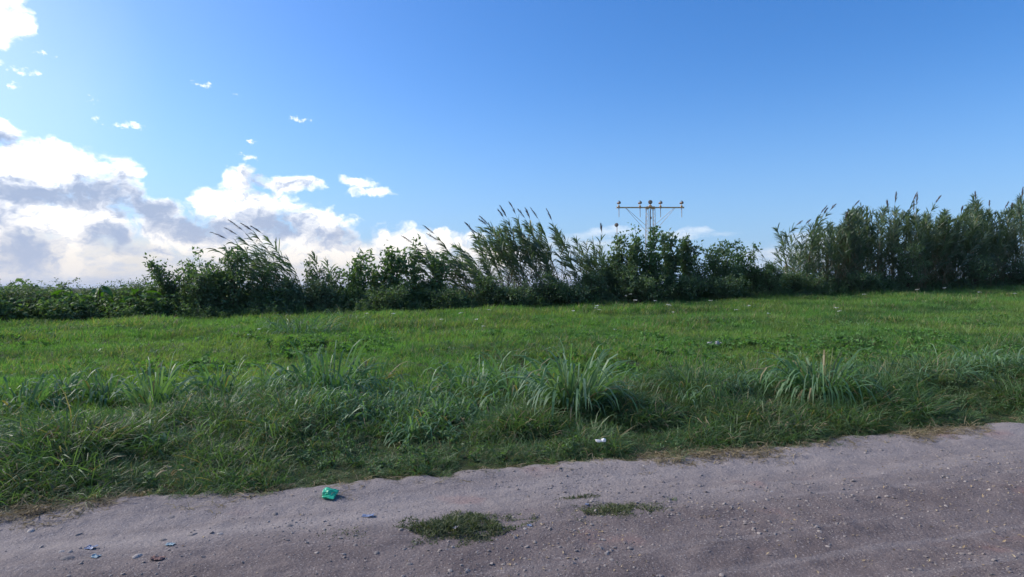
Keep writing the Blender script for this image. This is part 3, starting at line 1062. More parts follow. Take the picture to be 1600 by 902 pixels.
def cane_clump(label, canes, r, wind=-.5, dry=.35, low=.2):
    """canes: (base px, base v, tip px, tip py, plume, leafy)"""
    bx, by, bz = spot(np.mean([c[0] for c in canes]), np.mean([c[1] for c in canes]))
    root = thing('giant_cane_clump', label, 'cane clump', (bx, by, bz), group='clumps of giant cane in the hedge')
    for (bpx, bv, tpx, tpy, pl, lf) in canes:
        X, Y, Z = spot(bpx, bv)
        Yt = Y + r.normal(0, .25)
        T = ((tpx - CX) / F * Yt, Yt, CAM_H + (CY - tpy) / F * Yt)
        cane(root, (X - bx, Y - by, Z - bz - .05), (T[0] - bx, T[1] - by, T[2] - bz), r, pl, lf, wind, dry, low)
    return root


r = np.random.default_rng(11)
# windswept clump at the left, plumes streaming to the left (plume adds about 30 px beyond the tip given)
cl = [(432, 32.6, 364, 380, 1, .9), (440, 33.0, 380, 374, 1, .9), (446, 32.4, 390, 371, 1, .9), (452, 33.4, 400, 368, 1, .9), (470, 32.8, 418, 374, 1, 1.0)]
for k in range(24):
    f = r.uniform(0, 1)
    bp_ = 425 + 60 * f + r.normal(0, 6)
    cl.append((bp_, r.uniform(32.2, 34.2), bp_ - r.uniform(30, 85), 386 + 30 * r.uniform(0, 1) ** 1.2 + 14 * f, 0, .95))
cl += [(500, 33, 492, 402, 0, .8), (520, 33.3, 512, 412, 0, .8)]
cane_clump('windswept cane clump with five streaming plumes against the grey cloud', cl, r, -.8)

# middle: thin outliers bent far to the left
cl = [(700, 33, 652, 388, 1, 1.0), (735, 33.3, 688, 376, 1, 1.2), (742, 32.8, 692, 384, 1, 1.2), (720, 33.4, 672, 398, 0, 1), (752, 33.6, 712, 384, 0, 1.2)]
for k in range(20):
    b_ = r.uniform(672, 770)
    cl.append((b_, r.uniform(32.5, 34.2), b_ - r.uniform(30, 75), r.uniform(388, 422), 0, 1.0))
cane_clump('sparse canes bent far over beside the tall middle clump', cl, r, -.8)

cl = [(775, 33, 742, 368, 1, 1.2), (790, 33.4, 752, 372, 1, 1.2), (800, 32.8, 766, 358, 1, 1.2), (812, 33.2, 772, 362, 1, 1.2), (815, 33.6, 790, 348, 1, 1.1),
      (822, 33.0, 796, 350, 1, 1.1), (826, 33.4, 810, 346, 1, 1.1), (840, 33.8, 830, 352, 1, 1.2), (852, 33.0, 825, 350, 1, 1.3), (870, 33.3, 846, 352, 1, 1.4), (884, 33.6, 866, 356, 1, 1.4), (935, 32.8, 939, 372, 1, .4)]
for k in range(66):
    f = r.uniform(0, 1)
    b_ = 752 + 185 * f + r.normal(0, 6)
    top = np.interp(b_, [755, 790, 830, 880, 915, 940], [388, 364, 352, 352, 366, 386])
    cl.append((b_, r.uniform(32.3, 35), b_ - r.uniform(14, 66) * (1.15 - .45 * f), top + 46 * r.uniform(0, 1) ** 1.5, 0, 1.0))
for k in range(18):
    b_ = r.uniform(900, 962)
    cl.append((b_, r.uniform(33.2, 35), b_ - r.uniform(4, 34), r.uniform(374, 412), 0, .9))
cane_clump('tall dense middle cane clump leaning left beside the light mast', cl, r, -.6, .45)

# gap before the right-hand stand
cl = [(1216, 33.5, 1192, 400, 1, .8), (1222, 33.2, 1205, 412, 0, .8), (1228, 33.8, 1214, 392, 0, .9), (1232, 34, 1221, 372, 0, 1.2), (1240, 33.6, 1214, 360, 0, 1.2), (1244, 34, 1228, 366, 0, 1.1)]
cane_clump('few arching canes at the thin edge of the tall stand', cl, r, -.7)


def stand(label, x0, x1, count, plumes, topline, v0=33.0, v1=36.5, wind=.25, dry=.5, leafy=1.5, sp=75):
    cl = [(px - r.uniform(-14, 40), r.uniform(v0, v1 - 1), px, py + 12 * r.uniform(.5, 1.6), 1, 1.1) for px, py in plumes]
    cen = r.uniform(x0, x1, max(3, int((x1 - x0) / 13)))
    for k in range(int(count * 1.6)):
        b_ = r.uniform(x0, x1) if k % 2 else float(np.clip(r.choice(cen) + r.normal(0, 9), x0, x1))
        t_ = b_ + r.normal(2, 19)
        cl.append((b_, v0 + (v1 - v0) * r.uniform(0, 1), t_, np.interp(t_, topline[0], topline[1]) + 2 + 19 * float(vnoise(t_ / 19., 3.3, 81)) + sp * r.uniform(0, 1) ** 1.6, 0, leafy * r.uniform(.7, 1.2)))
    return cane_clump(label, cl, r, wind, dry, .08)


TOP = ([1180, 1215, 1240, 1260, 1290, 1320, 1345, 1385, 1410, 1450, 1490, 1530, 1600, 1700], [405, 380, 365, 352, 348, 340, 338, 325, 330, 332, 334, 322, 320, 325])
stand('loose cane stand with bare straw-coloured stems before the dense thicket', 1232, 1312, 44, [(1238, 348), (1255, 340), (1278, 332), (1284, 334), (1292, 330)], TOP, sp=90, leafy=1.2, dry=.7)
stand('dense cane thicket with straight plumes, its middle part', 1310, 1400, 62, [(1331, 320), (1318, 335), (1370, 330), (1398, 312), (1388, 325)], TOP)
stand('dense cane thicket around a dark bushy hollow', 1398, 1478, 58, [(1424, 310), (1428, 320), (1431, 322), (1458, 312)], TOP)
stand('tallest cane thicket with dark plumes at the right edge of the picture', 1476, 1650, 110, [(1510, 325), (1525, 306), (1500, 322), (1566, 318), (1578, 315), (1596, 312), (1545, 322)], TOP, v1=37)


# ---------------------------------------------------------------- saplings and shrubs
def shrub_geo(r, H, W, nstem, leaf_l, leaf_w, nleaf, lean=0.0, bare=.25, tier=9, upright=.8, spread=.42, along=14):
    """several stems from one base, side branches, twigs; leaves set along the outer twigs"""
    wood, P, A = Geo(), [], []
    for i in range(nstem):
        a = r.uniform(0, 2 * pi); rad = W / 2 * r.uniform(.1, .75)
        tip = np.array([cos(a) * rad + lean * H, sin(a) * rad * .8, H * r.uniform(.62, 1.0) if i else H])
        t = np.linspace(0, 1, 8)[:, None]
        path = tip * np.concatenate([t ** 1.3, t ** 1.3, t], 1) + r.normal(0, .03, (8, 3)) * t
        tube(wood, path, np.linspace(.026, .006, 8) * (H / 3) ** .5, 5, 0)
        for k in range(tier):
            s = r.uniform(bare, .98)
            b = np.array([np.interp(s, t[:, 0], path[:, c]) for c in range(3)])
            aa = r.uniform(0, 2 * pi)
            L = W * spread * (1.1 - s) ** .6 * r.uniform(.5, 1.1) + .12
            d = norm(np.array([cos(aa), sin(aa), upright * r.uniform(.4, 1.3)]))
            tw = np.stack([b, b + d * L * .5 + r.normal(0, .03, 3), b + d * L + np.array([0, 0, .06 * L])])
            tube(wood, tw, [.008, .006, .003], 3, 0, cap=False)
            m = 9
            q = r.uniform(.15, 1.05, m)
            pp = b + d * (q * L)[:, None] + r.normal(0, .05, (m, 3))
            P.append(pp)
            A.append(norm(d * .5 + r.normal(0, .6, (m, 3)) + np.array([0, 0, .1])))
        m = along
        q = r.uniform(max(bare, .45 if along == 14 else .2), 1.02, m)
        P.append(np.stack([np.interp(q, t[:, 0], path[:, c]) for c in range(3)], -1) + r.normal(0, .05, (m, 3)))
        A.append(norm(r.normal(0, .7, (m, 3)) + np.array([0, 0, .5])))
    P = np.concatenate(P); A = np.concatenate(A)
    rep = max(1, int(round(nleaf / len(P))))
    P = np.repeat(P, rep, 0) + r.normal(0, leaf_l * .55, (len(P) * rep, 3))
    A = norm(np.repeat(A, rep, 0) + r.normal(0, .5, (len(P), 3)))
    P[:, 2] = np.maximum(P[:, 2], .05)
    N = len(P)
    crown = Geo()
    leaves(crown, P, A, norm(np.array([0, 0, 1.0]) + r.normal(0, .95, (N, 3))), leaf_l * r.uniform(.65, 1.25, N), leaf_w * r.uniform(.7, 1.2, N))
    return wood, crown


def shrub(name, label, px, top, width, v, mat=M_LEAF_A, nstem=6, leaf=(.13, .075), nleaf=2600, lean=0.0, bare=.2, tier=10, cat='shrub', group='shrubs and saplings in the hedge', upright=.8):
    X, Y, Z = spot(px, v)
    H = CAM_H + (CY - top) / F * Y - Z
    W = width / F * Y
    if cat == 'shrub' and bare > .08:
        W *= 1.3; nleaf = int(nleaf * 1.0); nstem += 1; leaf = (leaf[0] * 1.3, leaf[1] * 1.25); nleaf = int(nleaf * (.75 if name == 'sapling' else .85))
    if name == 'sapling':      # leafy upright shoots with air between them
        wood, crown = shrub_geo(r, H, W * 1.15, nstem + 3, leaf[0] * 1.1, leaf[1] * 1.15, nleaf, lean, bare, 6, 1.3, .20, 46)
    else:
        wood, crown = shrub_geo(r, H, W, nstem, leaf[0], leaf[1], nleaf, lean, bare, tier, upright)
    o = thing(name, label, cat, (X, Y, Z - .03), 0, group)
    obj('trunk', wood.mesh('trunk', [M_BARK]), o)
    obj('crown', crown.mesh('crown', [mat]), o)
    return o


# left: low tangle, then the first saplings
shrub('low_shrub', 'low rounded scrub bush at the far left end of the hedge', 30, 450, 100, 31.5, M_LEAF_C, 9, (.11, .06), 2600, bare=.02)
shrub('low_shrub', 'low scrub bush with twiggy top beside the leftmost bush', 88, 443, 95, 32.0, M_LEAF_C, 9, (.11, .06), 2600, bare=.02)
shrub('low_shrub', 'low brownish-tipped scrub bush behind the big-leaved plants', 140, 447, 85, 33.0, M_LEAF_C, 8, (.10, .05), 2000, bare=.05)
shrub('low_shrub', 'low twiggy scrub bush just right of the big-leaved plants', 200, 436, 80, 32.5, M_LEAF_C, 8, (.10, .05), 2000, bare=.05)
shrub('low_shrub', 'low dark bush at the foot of the first sapling', 236, 440, 60, 32.2, M_LEAF_A, 8, (.11, .06), 2000, bare=.02)
shrub('sapling', 'bushy dark sapling, first tall one from the left', 262, 412, 52, 32.8, M_LEAF_A, 6, (.12, .065), 2600, bare=.15)
shrub('sapling', 'slender open sapling beside the first dark one', 290, 404, 34, 33.2, M_LEAF_A, 4, (.12, .065), 1200, bare=.2)
shrub('shrub', 'broad leafy shrub with rising branches before the windswept canes', 330, 398, 70, 32.4, M_LEAF_B, 8, (.15, .075), 2600, bare=.15)
shrub('shrub', 'dark leafy shrub under the streaming cane plumes', 362, 392, 76, 32.0, M_LEAF_A, 8, (.15, .08), 2400, lean=-.05, bare=.15)
shrub('shrub', 'dark shrub at the foot of the windswept canes', 405, 420, 70, 31.8, M_LEAF_A, 7, (.13, .07), 2400, bare=.05)
shrub('sapling', 'thin feathery sapling in the gap right of the windswept canes', 490, 408, 44, 32.6, M_LEAF_C, 5, (.12, .06), 1300, bare=.2)
shrub('sapling', 'small sapling with pale gaps in front of the cloud', 522, 418, 44, 32.8, M_LEAF_C, 5, (.12, .06), 1200, bare=.2)
shrub('sapling', 'open sapling with clustered leaves at the left of a row of four', 558, 400, 48, 32.6, M_LEAF_B, 4, (.17, .09), 1300, bare=.25, tier=8)
shrub('sapling', 'second sapling of four, spreading and seen against white cloud', 588, 396, 46, 33.0, M_LEAF_B, 4, (.17, .09), 1400, bare=.25, tier=8)
shrub('sapling', 'third sapling of four with a pointed top', 614, 386, 40, 32.7, M_LEAF_B, 4, (.17, .09), 1500, bare=.2, tier=9)
shrub('sapling', 'fourth sapling of four, tallest and narrow, left of the canes', 646, 376, 40, 33.0, M_LEAF_B, 4, (.17, .09), 1500, bare=.2, tier=10)
shrub('sapling', 'leafy sapling among the bent canes', 684, 392, 42, 32.4, M_LEAF_B, 4, (.16, .085), 1400, bare=.2)
shrub('dark_bush', 'dark bush hugging the ground below the four saplings', 600, 456, 110, 31.2, M_LEAF_A, 10, (.12, .07), 3200, bare=.02)
shrub('dark_bush', 'dark bush at the foot of the bent canes', 700, 456, 90, 31.4, M_LEAF_A, 9, (.12, .07), 2600, bare=.02)
shrub('dark_bush', 'dark low bush under the tall middle canes', 800, 452, 110, 31.2, M_LEAF_A, 10, (.12, .07), 3000, bare=.02)
shrub('dark_bush', 'dark low bush between middle canes and mast', 890, 446, 100, 31.4, M_LEAF_A, 10, (.12, .07), 3000, bare=.02)
# right of the canes, in front of the light mast
shrub('sapling', 'narrow sapling with a leafy spire beside the single plume', 962, 366, 34, 33.0, M_LEAF_A, 4, (.16, .09), 1800, bare=.15, tier=12)
shrub('sapling', 'leafy sapling just left of the light mast', 988, 366, 44, 32.6, M_LEAF_A, 5, (.16, .09), 2200, bare=.15, tier=12)
shrub('sapling', 'leafy sapling directly in front of the light mast', 1016, 354, 54, 32.4, M_LEAF_B, 6, (.16, .09), 2800, bare=.15, tier=13)
shrub('sapling', 'leafy sapling just right of the light mast', 1046, 364, 44, 32.8, M_LEAF_A, 5, (.16, .09), 2000, bare=.25, tier=12)
shrub('sapling', 'rounded thin-stemmed sapling with sky showing under its crown', 1070, 372, 42, 33.0, M_LEAF_A, 4, (.15, .085), 1700, bare=.35, tier=12)
shrub('dark_bush', 'big dark bush below the light mast', 1000, 432, 130, 31.4, M_LEAF_A, 12, (.13, .075), 4200, bare=.02)
shrub('dark_bush', 'dark bush at the right foot of the light mast', 1070, 432, 90, 31.6, M_LEAF_A, 10, (.13, .075), 3000, bare=.02)
shrub('sapling', 'pointed sapling right of the mast, left one of a pair', 1118, 378, 56, 32.4, M_LEAF_A, 6, (.14, .08), 3000, bare=.1, tier=13)
shrub('sapling', 'rounded sapling right of the mast, right one of a pair', 1158, 378, 66, 32.8, M_LEAF_B, 6, (.14, .08), 3000, bare=.12, tier=13)
shrub('dark_bush', 'dark bush below the pair of saplings', 1130, 436, 110, 31.3, M_LEAF_A, 11, (.13, .075), 3400, bare=.02)
shrub('dark_bush', 'dark rounded bush at the gap before the right-hand canes', 1204, 416, 64, 32.0, M_LEAF_A, 9, (.12, .07), 3200, bare=.02)
shrub('dark_bush', 'low bush at the foot of the loose straw-coloured canes', 1265, 432, 80, 32.2, M_LEAF_A, 9, (.12, .07), 2200, bare=.02)
shrub('dark_bush', 'dark bush in the hollow of the cane thicket', 1418, 385, 74, 32.6, M_LEAF_A, 10, (.13, .07), 3600, bare=.05)
shrub('dark_bush', 'low dark bush along the foot of the cane thicket', 1350, 426, 90, 32.4, M_LEAF_A, 9, (.12, .07), 2400, bare=.02)
shrub('dark_bush', 'shadowy bush under the tallest canes', 1520, 400, 110, 32.6, M_LEAF_A, 11, (.13, .07), 3600, bare=.02)
shrub('dark_bush', 'shadowy bush at the right edge of the picture', 1600, 405, 100, 32.6, M_LEAF_A, 11, (.13, .07), 3200, bare=.02)


# mid-height fillers that knit the row together
for (px, top, w, v_, mt, lab) in [
        (318, 428, 60, 31.6, M_LEAF_A, 'mid-height bush below the broad leafy shrub'), (455, 438, 60, 31.8, M_LEAF_C, 'grey-green bush under the windswept cane stems'),
        (505, 440, 70, 31.8, M_LEAF_C, 'grey-green bush in the pale gap right of the windswept canes'), (548, 436, 60, 32.2, M_LEAF_B, 'bush at the foot of the first of four saplings'),
        (632, 436, 60, 32.2, M_LEAF_B, 'bush between the two tallest of four saplings'), (664, 430, 50, 32.6, M_LEAF_B, 'leafy bush where the saplings meet the canes'),
        (760, 432, 70, 31.8, M_LEAF_A, 'bush in front of the bent cane stems'), (850, 430, 80, 31.9, M_LEAF_A, 'bush half-way up the middle cane stems'),
        (925, 424, 60, 32.2, M_LEAF_A, 'bush at the right foot of the middle canes'), (945, 404, 44, 32.6, M_LEAF_A, 'tall bush under the single plume left of the mast'),
        (975, 408, 60, 32.0, M_LEAF_A, 'tall bush below the round lamp on its pole'), (1030, 400, 70, 32.0, M_LEAF_B, 'tall bush at the front of the light mast'),
        (1088, 410, 50, 32.2, M_LEAF_A, 'tall bush right of the mast by the sky gap'), (1138, 412, 60, 32.0, M_LEAF_A, 'bush filling between the pair of saplings'),
        (1182, 408, 50, 32.4, M_LEAF_B, 'bush at the right shoulder of the pair of saplings'), (1235, 428, 60, 32.4, M_LEAF_A, 'bush hiding the foot of the concrete post')]:
    shrub('bush', lab, px, top, w, v_, mt, 9, (.13, .075), 2600, bare=.05)


# big-leaved plants in the low tangle at the left ---------------------
def big_leaf(r, L, W):
    """one broad leaf blade with raised halves and a drooping point"""
    nu, nv = 7, 5
    V = []
    for i in range(nu):
        s = i / (nu - 1)
        w = W * (sin(pi * min(.98, .06 + s * .92)) ** .7) * (1 - .25 * s)
        for j in range(nv):
            t = (j / (nv - 1) - .5) * 2
            V.append((s * L, t * w / 2, .12 * W * abs(t) + .18 * L * s - .42 * L * s * s + r.normal(0, .006)))
    i = np.arange(nu - 1)[:, None] * nv; k = np.arange(nv - 1)[None]
    return np.array(V), np.stack([i + k, i + k + 1, i + nv + k + 1, i + nv + k], -1).reshape(-1, 4)


BIGS = [mesh_from('broad_leaf', *(lambda q: (q[0], [q[1]]))(big_leaf(np.random.default_rng(60 + k), 1.0, .62)), [M_BIG], smooth=True) for k in range(4)]


def big_plant(label, px, v, H, n_, L):
    X, Y, Z = spot(px, v)
    o = thing('broad_leaf_plant', label, 'plant', (X, Y, Z), 0, 'big-leaved plants in the low hedge')
    stems = Geo()
    for i in range(n_):
        a = i * 2.4 + r.normal(0, .3); rad = r.uniform(.05, .4); h = H * r.uniform(.45, 1)
        tip = np.array([cos(a) * rad, sin(a) * rad, h])
        tube(stems, [np.array([0, 0, -.03]), tip * [.4, .4, .6], tip], [.02, .015, .009], 5, 0)
        b = obj('leaf', BIGS[i % 4], o, tip)
        b.rotation_euler = (r.normal(0, .2), r.uniform(-.3, .5), a + r.normal(0, .3))
        q = L * r.uniform(.7, 1.15)
        b.scale = (q, q, q)
    obj('stem', stems.mesh('stem', [M_STEM]), o)


big_plant('big bright-leaved plant in the low hedge, left one', 112, 31.0, 1.5, 11, .55)
big_plant('big bright-leaved plant in the low hedge, middle one by a dark hollow', 152, 31.2, 1.6, 12, .6)
big_plant('big bright-leaved plant in the low hedge, right one near the first sapling', 214, 31.0, 1.5, 10, .55)

# ---------------------------------------------------------------- undergrowth along the foot of the hedge
SRC_UNDER = source_set('undergrowth_plant', [weed(9, .75, 150, .13, .075, M_WEED, .5) for _ in range(3)] + [weed(8, .95, 130, .15, .07, M_LEAF_A, .5) for _ in range(3)]
                       + [weed(10, .6, 160, .11, .07, M_LEAF_C, .5)])
n0 = 5200
u = RNG.uniform(-30, 66, n0); v = 29.6 + 6.5 * RNG.uniform(0, 1, n0) ** .9
x, y = xy_of(u, v)
px_ = CX + x / y * F
front = np.interp(px_, [0, 250, 420, 600, 800, 1000, 1200, 1400, 1600], [28.6, 29.4, 30.4, 30.2, 31.0, 31.0, 31.4, 32.0, 32.6]) + .5 * vnoise(u * .5, u * 0, 66)
ok = in_view(x, y, 3) & (v > front)
u, v, x, y, front, px_ = u[ok], v[ok], x[ok], y[ok], front[ok], px_[ok]; N = len(u)
hh = np.interp(px_, [0, 240, 330, 600, 1000, 1600], [1.3, 1.25, 1.0, .95, 1.0, .9]) * (1 + .35 * vnoise(u * .5, v * .3, 67)) * np.clip(.55 + (v - front) * .35, .5, 1.15)
s = scl3(N, .75, 1.2) * hh[:, None]
scatter('undergrowth', np.stack([x, y, ground_z(x, y) - .03], -1), rand_rot(N, .15), s, np.where(px_ < 270, RNG.choice([0, 1, 2, 6], N), RNG.integers(0, 7, N)), SRC_UNDER, label='dark tangled undergrowth along the foot of the hedge', category='undergrowth')

# ================================================================ approach-light mast behind the hedge
M_ORANGE = plain_mat('faded_orange_paint', (.62, .36, .14), (.70, .48, .26), scale=6, rough=.6, spec=.3)
M_GALV = plain_mat('weathered_steel', (.46, .31, .19), (.58, .45, .34), scale=5, rough=.55, metal=.3)
M_LAMP = plain_mat('lamp_housing', (.12, .085, .06), (.24, .16, .10), scale=9, rough=.5, metal=.2)
M_LENS = plain_mat('lamp_lens', (.22, .16, .11), (.30, .23, .16), scale=3, rough=.5)
YM = 46.0
mx_, mz = (1016 - CX) / F * YM, CAM_H + (CY - 324.5) / F * YM
mg = gz(mx_, YM)
mast = thing('approach_light_mast', 'faded orange lattice mast with crossbar and five lamps behind the hedge', 'light mast', (mx_, YM, mg), 0)
PX = YM / F           # metres per photo pixel there
zb = mz - mg
for sx in (-1, 1):    # two slim triangular lattice legs
    g = Geo()
    cx = sx * 5.2 * PX
    w = .095
    corner = [(-w, -w), (w, -w), (0, w)]
    ztop = zb - .06
    spread = lambda z: cx + sx * (ztop - z) * .018
    for (a, b) in corner:
        tube(g, [(spread(-.1) + a, b, -.1), (spread(ztop) + a, b, ztop)], .013, 5, 0)
    nz = int(ztop / .24)
    zz = np.linspace(0.05, ztop, nz)
    for i in range(nz - 1):
        for c in range(3):
            a, b = corner[c], corner[(c + 1) % 3]
            if i % 2:
                a, b = b, a
            tube(g, [(spread(zz[i]) + a[0], a[1], zz[i]), (spread(zz[i + 1]) + b[0], b[1], zz[i + 1])], .008, 4, 0, cap=False)
    obj('lattice_leg', g.mesh('lattice_leg', [M_GALV]), mast)
g = Geo(); tube(g, [(.02, .02, -.1), (.02, .02, zb - .05)], .028, 8, 0)
tube(g, [(-.03, -.03, -.1), (-.05, -.05, zb * .93), (.0, -.04, zb - .05)], .014, 6, 0)
boxg(g, (0.03, -.05, zb - .75), (.10, .08, .16), 0)
obj('cable_conduit', g.mesh('cable_conduit', [M_LAMP]), mast)
g = Geo()
boxg(g, (0, 0, zb), (104 * PX, .085, .085), 0)
for sx in (-1, 1):
    boxg(g, (sx * 52.4 * PX, 0, zb), (.03, .12, .12), 0)
obj('crossbar', g.mesh('crossbar', [M_ORANGE]), mast)
g = Geo(); boxg(g, (0, 0, zb + .05), (13 * PX, .30, .03), 0); boxg(g, (-4.6 * PX, 0, zb - .075), (.26, .22, .06), 0); boxg(g, (4.6 * PX, 0, zb - .075), (.26, .22, .06), 0)
obj('platform', g.mesh('platform', [M_ORANGE]), mast)
for dx_ in (-49, -16, 16, 49):
    X = dx_ * PX
    g = Geo()
    boxg(g, (X, 0, zb + .085), (.13, .14, .10), 0)
    tube(g, [(X, 0, zb + .12), (X, 0, zb + .24)], .03, 7, 0)
    br = obj('lamp_bracket', g.mesh('lamp_bracket', [M_ORANGE]), mast)
    g = Geo()
    ax = np.array([.55, -.75, .12])
    lathe(g, [(.0, -.16), (.05, -.155), (.07, -.08), (.085, .02), (.095, .09), (.098, .105), (.088, .11)], (X, 0, zb + .335), ax, 14, 0)
    lathe(g, [(.090, .102), (.06, .118), (.0, .124)], (X, 0, zb + .335), ax, 14, 1)
    boxg(g, (X, 0, zb + .47), (.09, .09, .035), 0)
    obj('lamp', g.mesh('lamp', [M_LAMP, M_LENS], smooth=False), br)
    g = Geo(); tube(g, [(X, -.02, zb + .06), (X + .01, -.02, zb - .70)], [.026, .020], 7, 0); tube(g, [(X, -.02, zb - .06), (X, -.02, zb - .10)], .04, 7, 0)
    obj('hanging_rod', g.mesh('hanging_rod', [M_GALV]), mast)
# round centre lamp facing the camera side
g = Geo(); boxg(g, (0, 0, zb + .11), (.20, .16, .11), 0); tube(g, [(0, 0, zb + .15), (0, 0, zb + .24)], .04, 8, 0)
br = obj('lamp_bracket', g.mesh('lamp_bracket', [M_ORANGE]), mast)
g = Geo()
ax = np.array([-.12, -1, .1])
lathe(g, [(.0, -.16), (.08, -.15), (.12, -.06), (.145, .03), (.155, .07), (.14, .075)], (0, 0, zb + .37), ax, 18, 0)
lathe(g, [(.142, .068), (.09, .095), (0, .105)], (0, 0, zb + .37), ax, 18, 1)
obj('lamp', g.mesh('lamp', [M_LAMP, M_LENS]), br)
for sx in (-1, 1):
    for k, (x0, x1, z1) in enumerate(((38.5, 8.0, 1.65), (37.2, 6.0, 1.30))):
        g = Geo()
        tube(g, [(sx * x0 * PX, (-.04, .04)[k], zb - .045), (sx * x1 * PX, (-.10, .08)[k], zb - z1)], .013, 5, 0)
        obj('diagonal_brace', g.mesh('diagonal_brace', [M_GALV]), mast)

# single lamp on a pole farther off
YP = 52.0
x_, z_ = (963.5 - CX) / F * YP, CAM_H + (CY - 352) / F * YP
pg = gz(x_, YP)
lp = thing('lamp_pole', 'single round lamp on a thin pole rising above the narrow sapling', 'lamp', (x_, YP, pg), 0)
g = Geo(); tube(g, [(.03, 0, -.1), (.03, 0, z_ - pg - .12)], [.04, .03], 8, 0)
obj('pole', g.mesh('pole', [M_GALV]), lp)
g = Geo()
ax = np.array([-.3, -1, .1])
lathe(g, [(.0, -.18), (.09, -.16), (.13, -.05), (.155, .04), (.165, .08), (.15, .085)], (0, 0, z_ - pg), ax, 16, 0)
lathe(g, [(.152, .075), (.09, .10), (0, .11)], (0, 0, z_ - pg), ax, 16, 1)
tube(g, [(.03, 0, z_ - pg - .2), (.02, .02, z_ - pg - .08)], .035, 8, 0)
obj('lamp_head', g.mesh('lamp_head', [M_LAMP, M_LENS]), lp)

# pale concrete post showing in the gap
M_CONC = plain_mat('weathered_concrete', (.30, .28, .25), (.42, .39, .35), scale=7, rough=.9, bump=.3)
x_, y_, z_ = spot(1229, 36.5)
h = CAM_H + (CY - 413) / F * y_ - z_
po = thing('concrete_post', 'short pale concrete post in the gap beside the loose canes', 'post', (x_, y_, z_), .2)
g = Geo()
for (za, zb2, wa) in ((-.1, h - .12, .20),):
    V = [];
    for (zz_, ww) in ((za, .22), (h - .14, .19), (h, .08)):
        for sx, sy in ((-1, -1), (1, -1), (1, 1), (-1, 1)):
            V.append((sx * ww / 2, sy * ww / 2, zz_))
    Fq = [[q * 4 + k, q * 4 + (k + 1) % 4, q * 4 + 4 + (k + 1) % 4, q * 4 + 4 + k] for q in range(2) for k in range(4)] + [[8, 9, 10, 11]]
    g.add(V, Fq, 0)
obj('shaft', g.mesh('shaft', [M_CONC]), po)

# ================================================================ tussocks, flowers, litter, stones
M_CULM2 = plain_mat('grass_culm', (.10, .14, .05), (.17, .19, .08), scale=6, rough=.6)


def tussock(label, px, py, hpx, wpx, nb=110, mat=M_BLADE, width=.027, droop=1.3, name='grass_tussock', lean=0.0, group='tall grass tussocks along the verge'):
    X, Y, Z = ground_hit(px, py)
    H = 1.05 * hpx / F * Y; W = wpx / F * Y
    o = thing(name, label, 'grass tussock', (X, Y, Z - .02), 0, group)
    g = Geo()
    nb = int(nb * 1.35)
    a = r.uniform(0, 2 * pi, nb); rr = W * .34 * np.sqrt(r.uniform(0, 1, nb))
    root = np.stack([np.cos(a) * rr, np.sin(a) * rr * .8, np.zeros(nb)], -1)
    a2 = a + r.normal(0, .5, nb); le = r.uniform(.1, 1.0, nb) * (W / H) * .9
    d = np.stack([np.cos(a2) * le + lean, np.sin(a2) * le, np.ones(nb)], -1)
    L = H * r.uniform(.55, 1.65, nb)
    blades(g, root, d, L, width * r.uniform(.5, 1.3, nb), 2.5 * droop * r.uniform(.45, 1.6, nb), 8, 0, taper=.5, hook=True)
    k = nb // 9
    blades(g, root[:k], d[:k] * [1.5, 1.5, .6], L[:k] * .7, width * .7, droop * 1.6, 5, 1)
    obj('blades', g.mesh('tussock_blades', [mat, M_DRY]), o)
    g = Geo()
    for q in range(max(3, nb // 25)):
        tp = np.array([r.normal(0, W * .15), r.normal(0, W * .1), H * r.uniform(.6, .95)])
        tube(g, [root[q], root[q] * .6 + tp * .5 + [0, 0, .03], root[q] * .3 + tp], [.006, .005, .003], 4, 0, cap=False)
    obj('stems', g.mesh('tussock_stems', [M_CULM2]), o)


T = tussock
T('pale-tipped grass tussock at the far left of the verge', 35, 640, 55, 90, 90)
T('blurred arching tussock near the left edge, behind the leftmost one', 95, 615, 45, 80, 80)
T('arching tussock with pale bent leaf tips, third from the left', 165, 628, 50, 80, 90)
T('upright fan-shaped tussock of dark blades in the left half', 238, 640, 62, 70, 110, droop=.9)
T('small tussock in the dip left of the big dark clump', 345, 615, 48, 80, 80)
T('tussock joined to the left side of the big dark clump', 445, 618, 58, 80, 110)
T('big dark glossy tussock with tall erect blades, left of centre', 510, 622, 72, 110, 190)
T('tussock on the right flank of the big dark clump', 570, 612, 55, 70, 110)
T('low open tussock in the gap left of centre', 650, 632, 45, 80, 80)
T('wide arching tussock with drooping pale blades near the centre', 745, 628, 68, 110, 150)
T('arching tussock just right of the centre, blades curving both ways', 815, 636, 72, 110, 160)
T('tall upright tussock with dark base, right of the centre', 895, 645, 86, 90, 190, droop=1.0)
T('small tussock beside the tall upright one', 960, 622, 45, 70, 80)
T('fine-bladed clump below the grey plastic on the meadow', 1085, 615, 62, 90, 120, M_MAT, .012)
T('fine-bladed clump left of the drooping fountain-like tussock', 1170, 602, 55, 90, 110, M_MAT, .012)
T('fountain-shaped tussock with long drooping blades on the right', 1280, 622, 80, 110, 170, droop=2.0)
T('dull tussock leaning over, right of the fountain-shaped one', 1370, 602, 55, 90, 110, M_MAT, .013)
T('tussock with a few upright pale blades near the right edge', 1470, 592, 48, 90, 110, M_BLADE, .016)
T('last tussock of the row with one pale leaning blade', 1525, 578, 40, 60, 70)
T('low dark mound of grass on the meadow at the right edge', 1580, 540, 34, 110, 140, M_MAT, .014)
T('broad patch of tall fresh grass before the hedge, left of centre', 470, 522, 36, 130, 420, M_BLADE, .026, droop=.9)
T('tall fresh grass beside the broad patch near the hedge', 545, 506, 24, 80, 200, M_BLADE, .026, droop=.9)

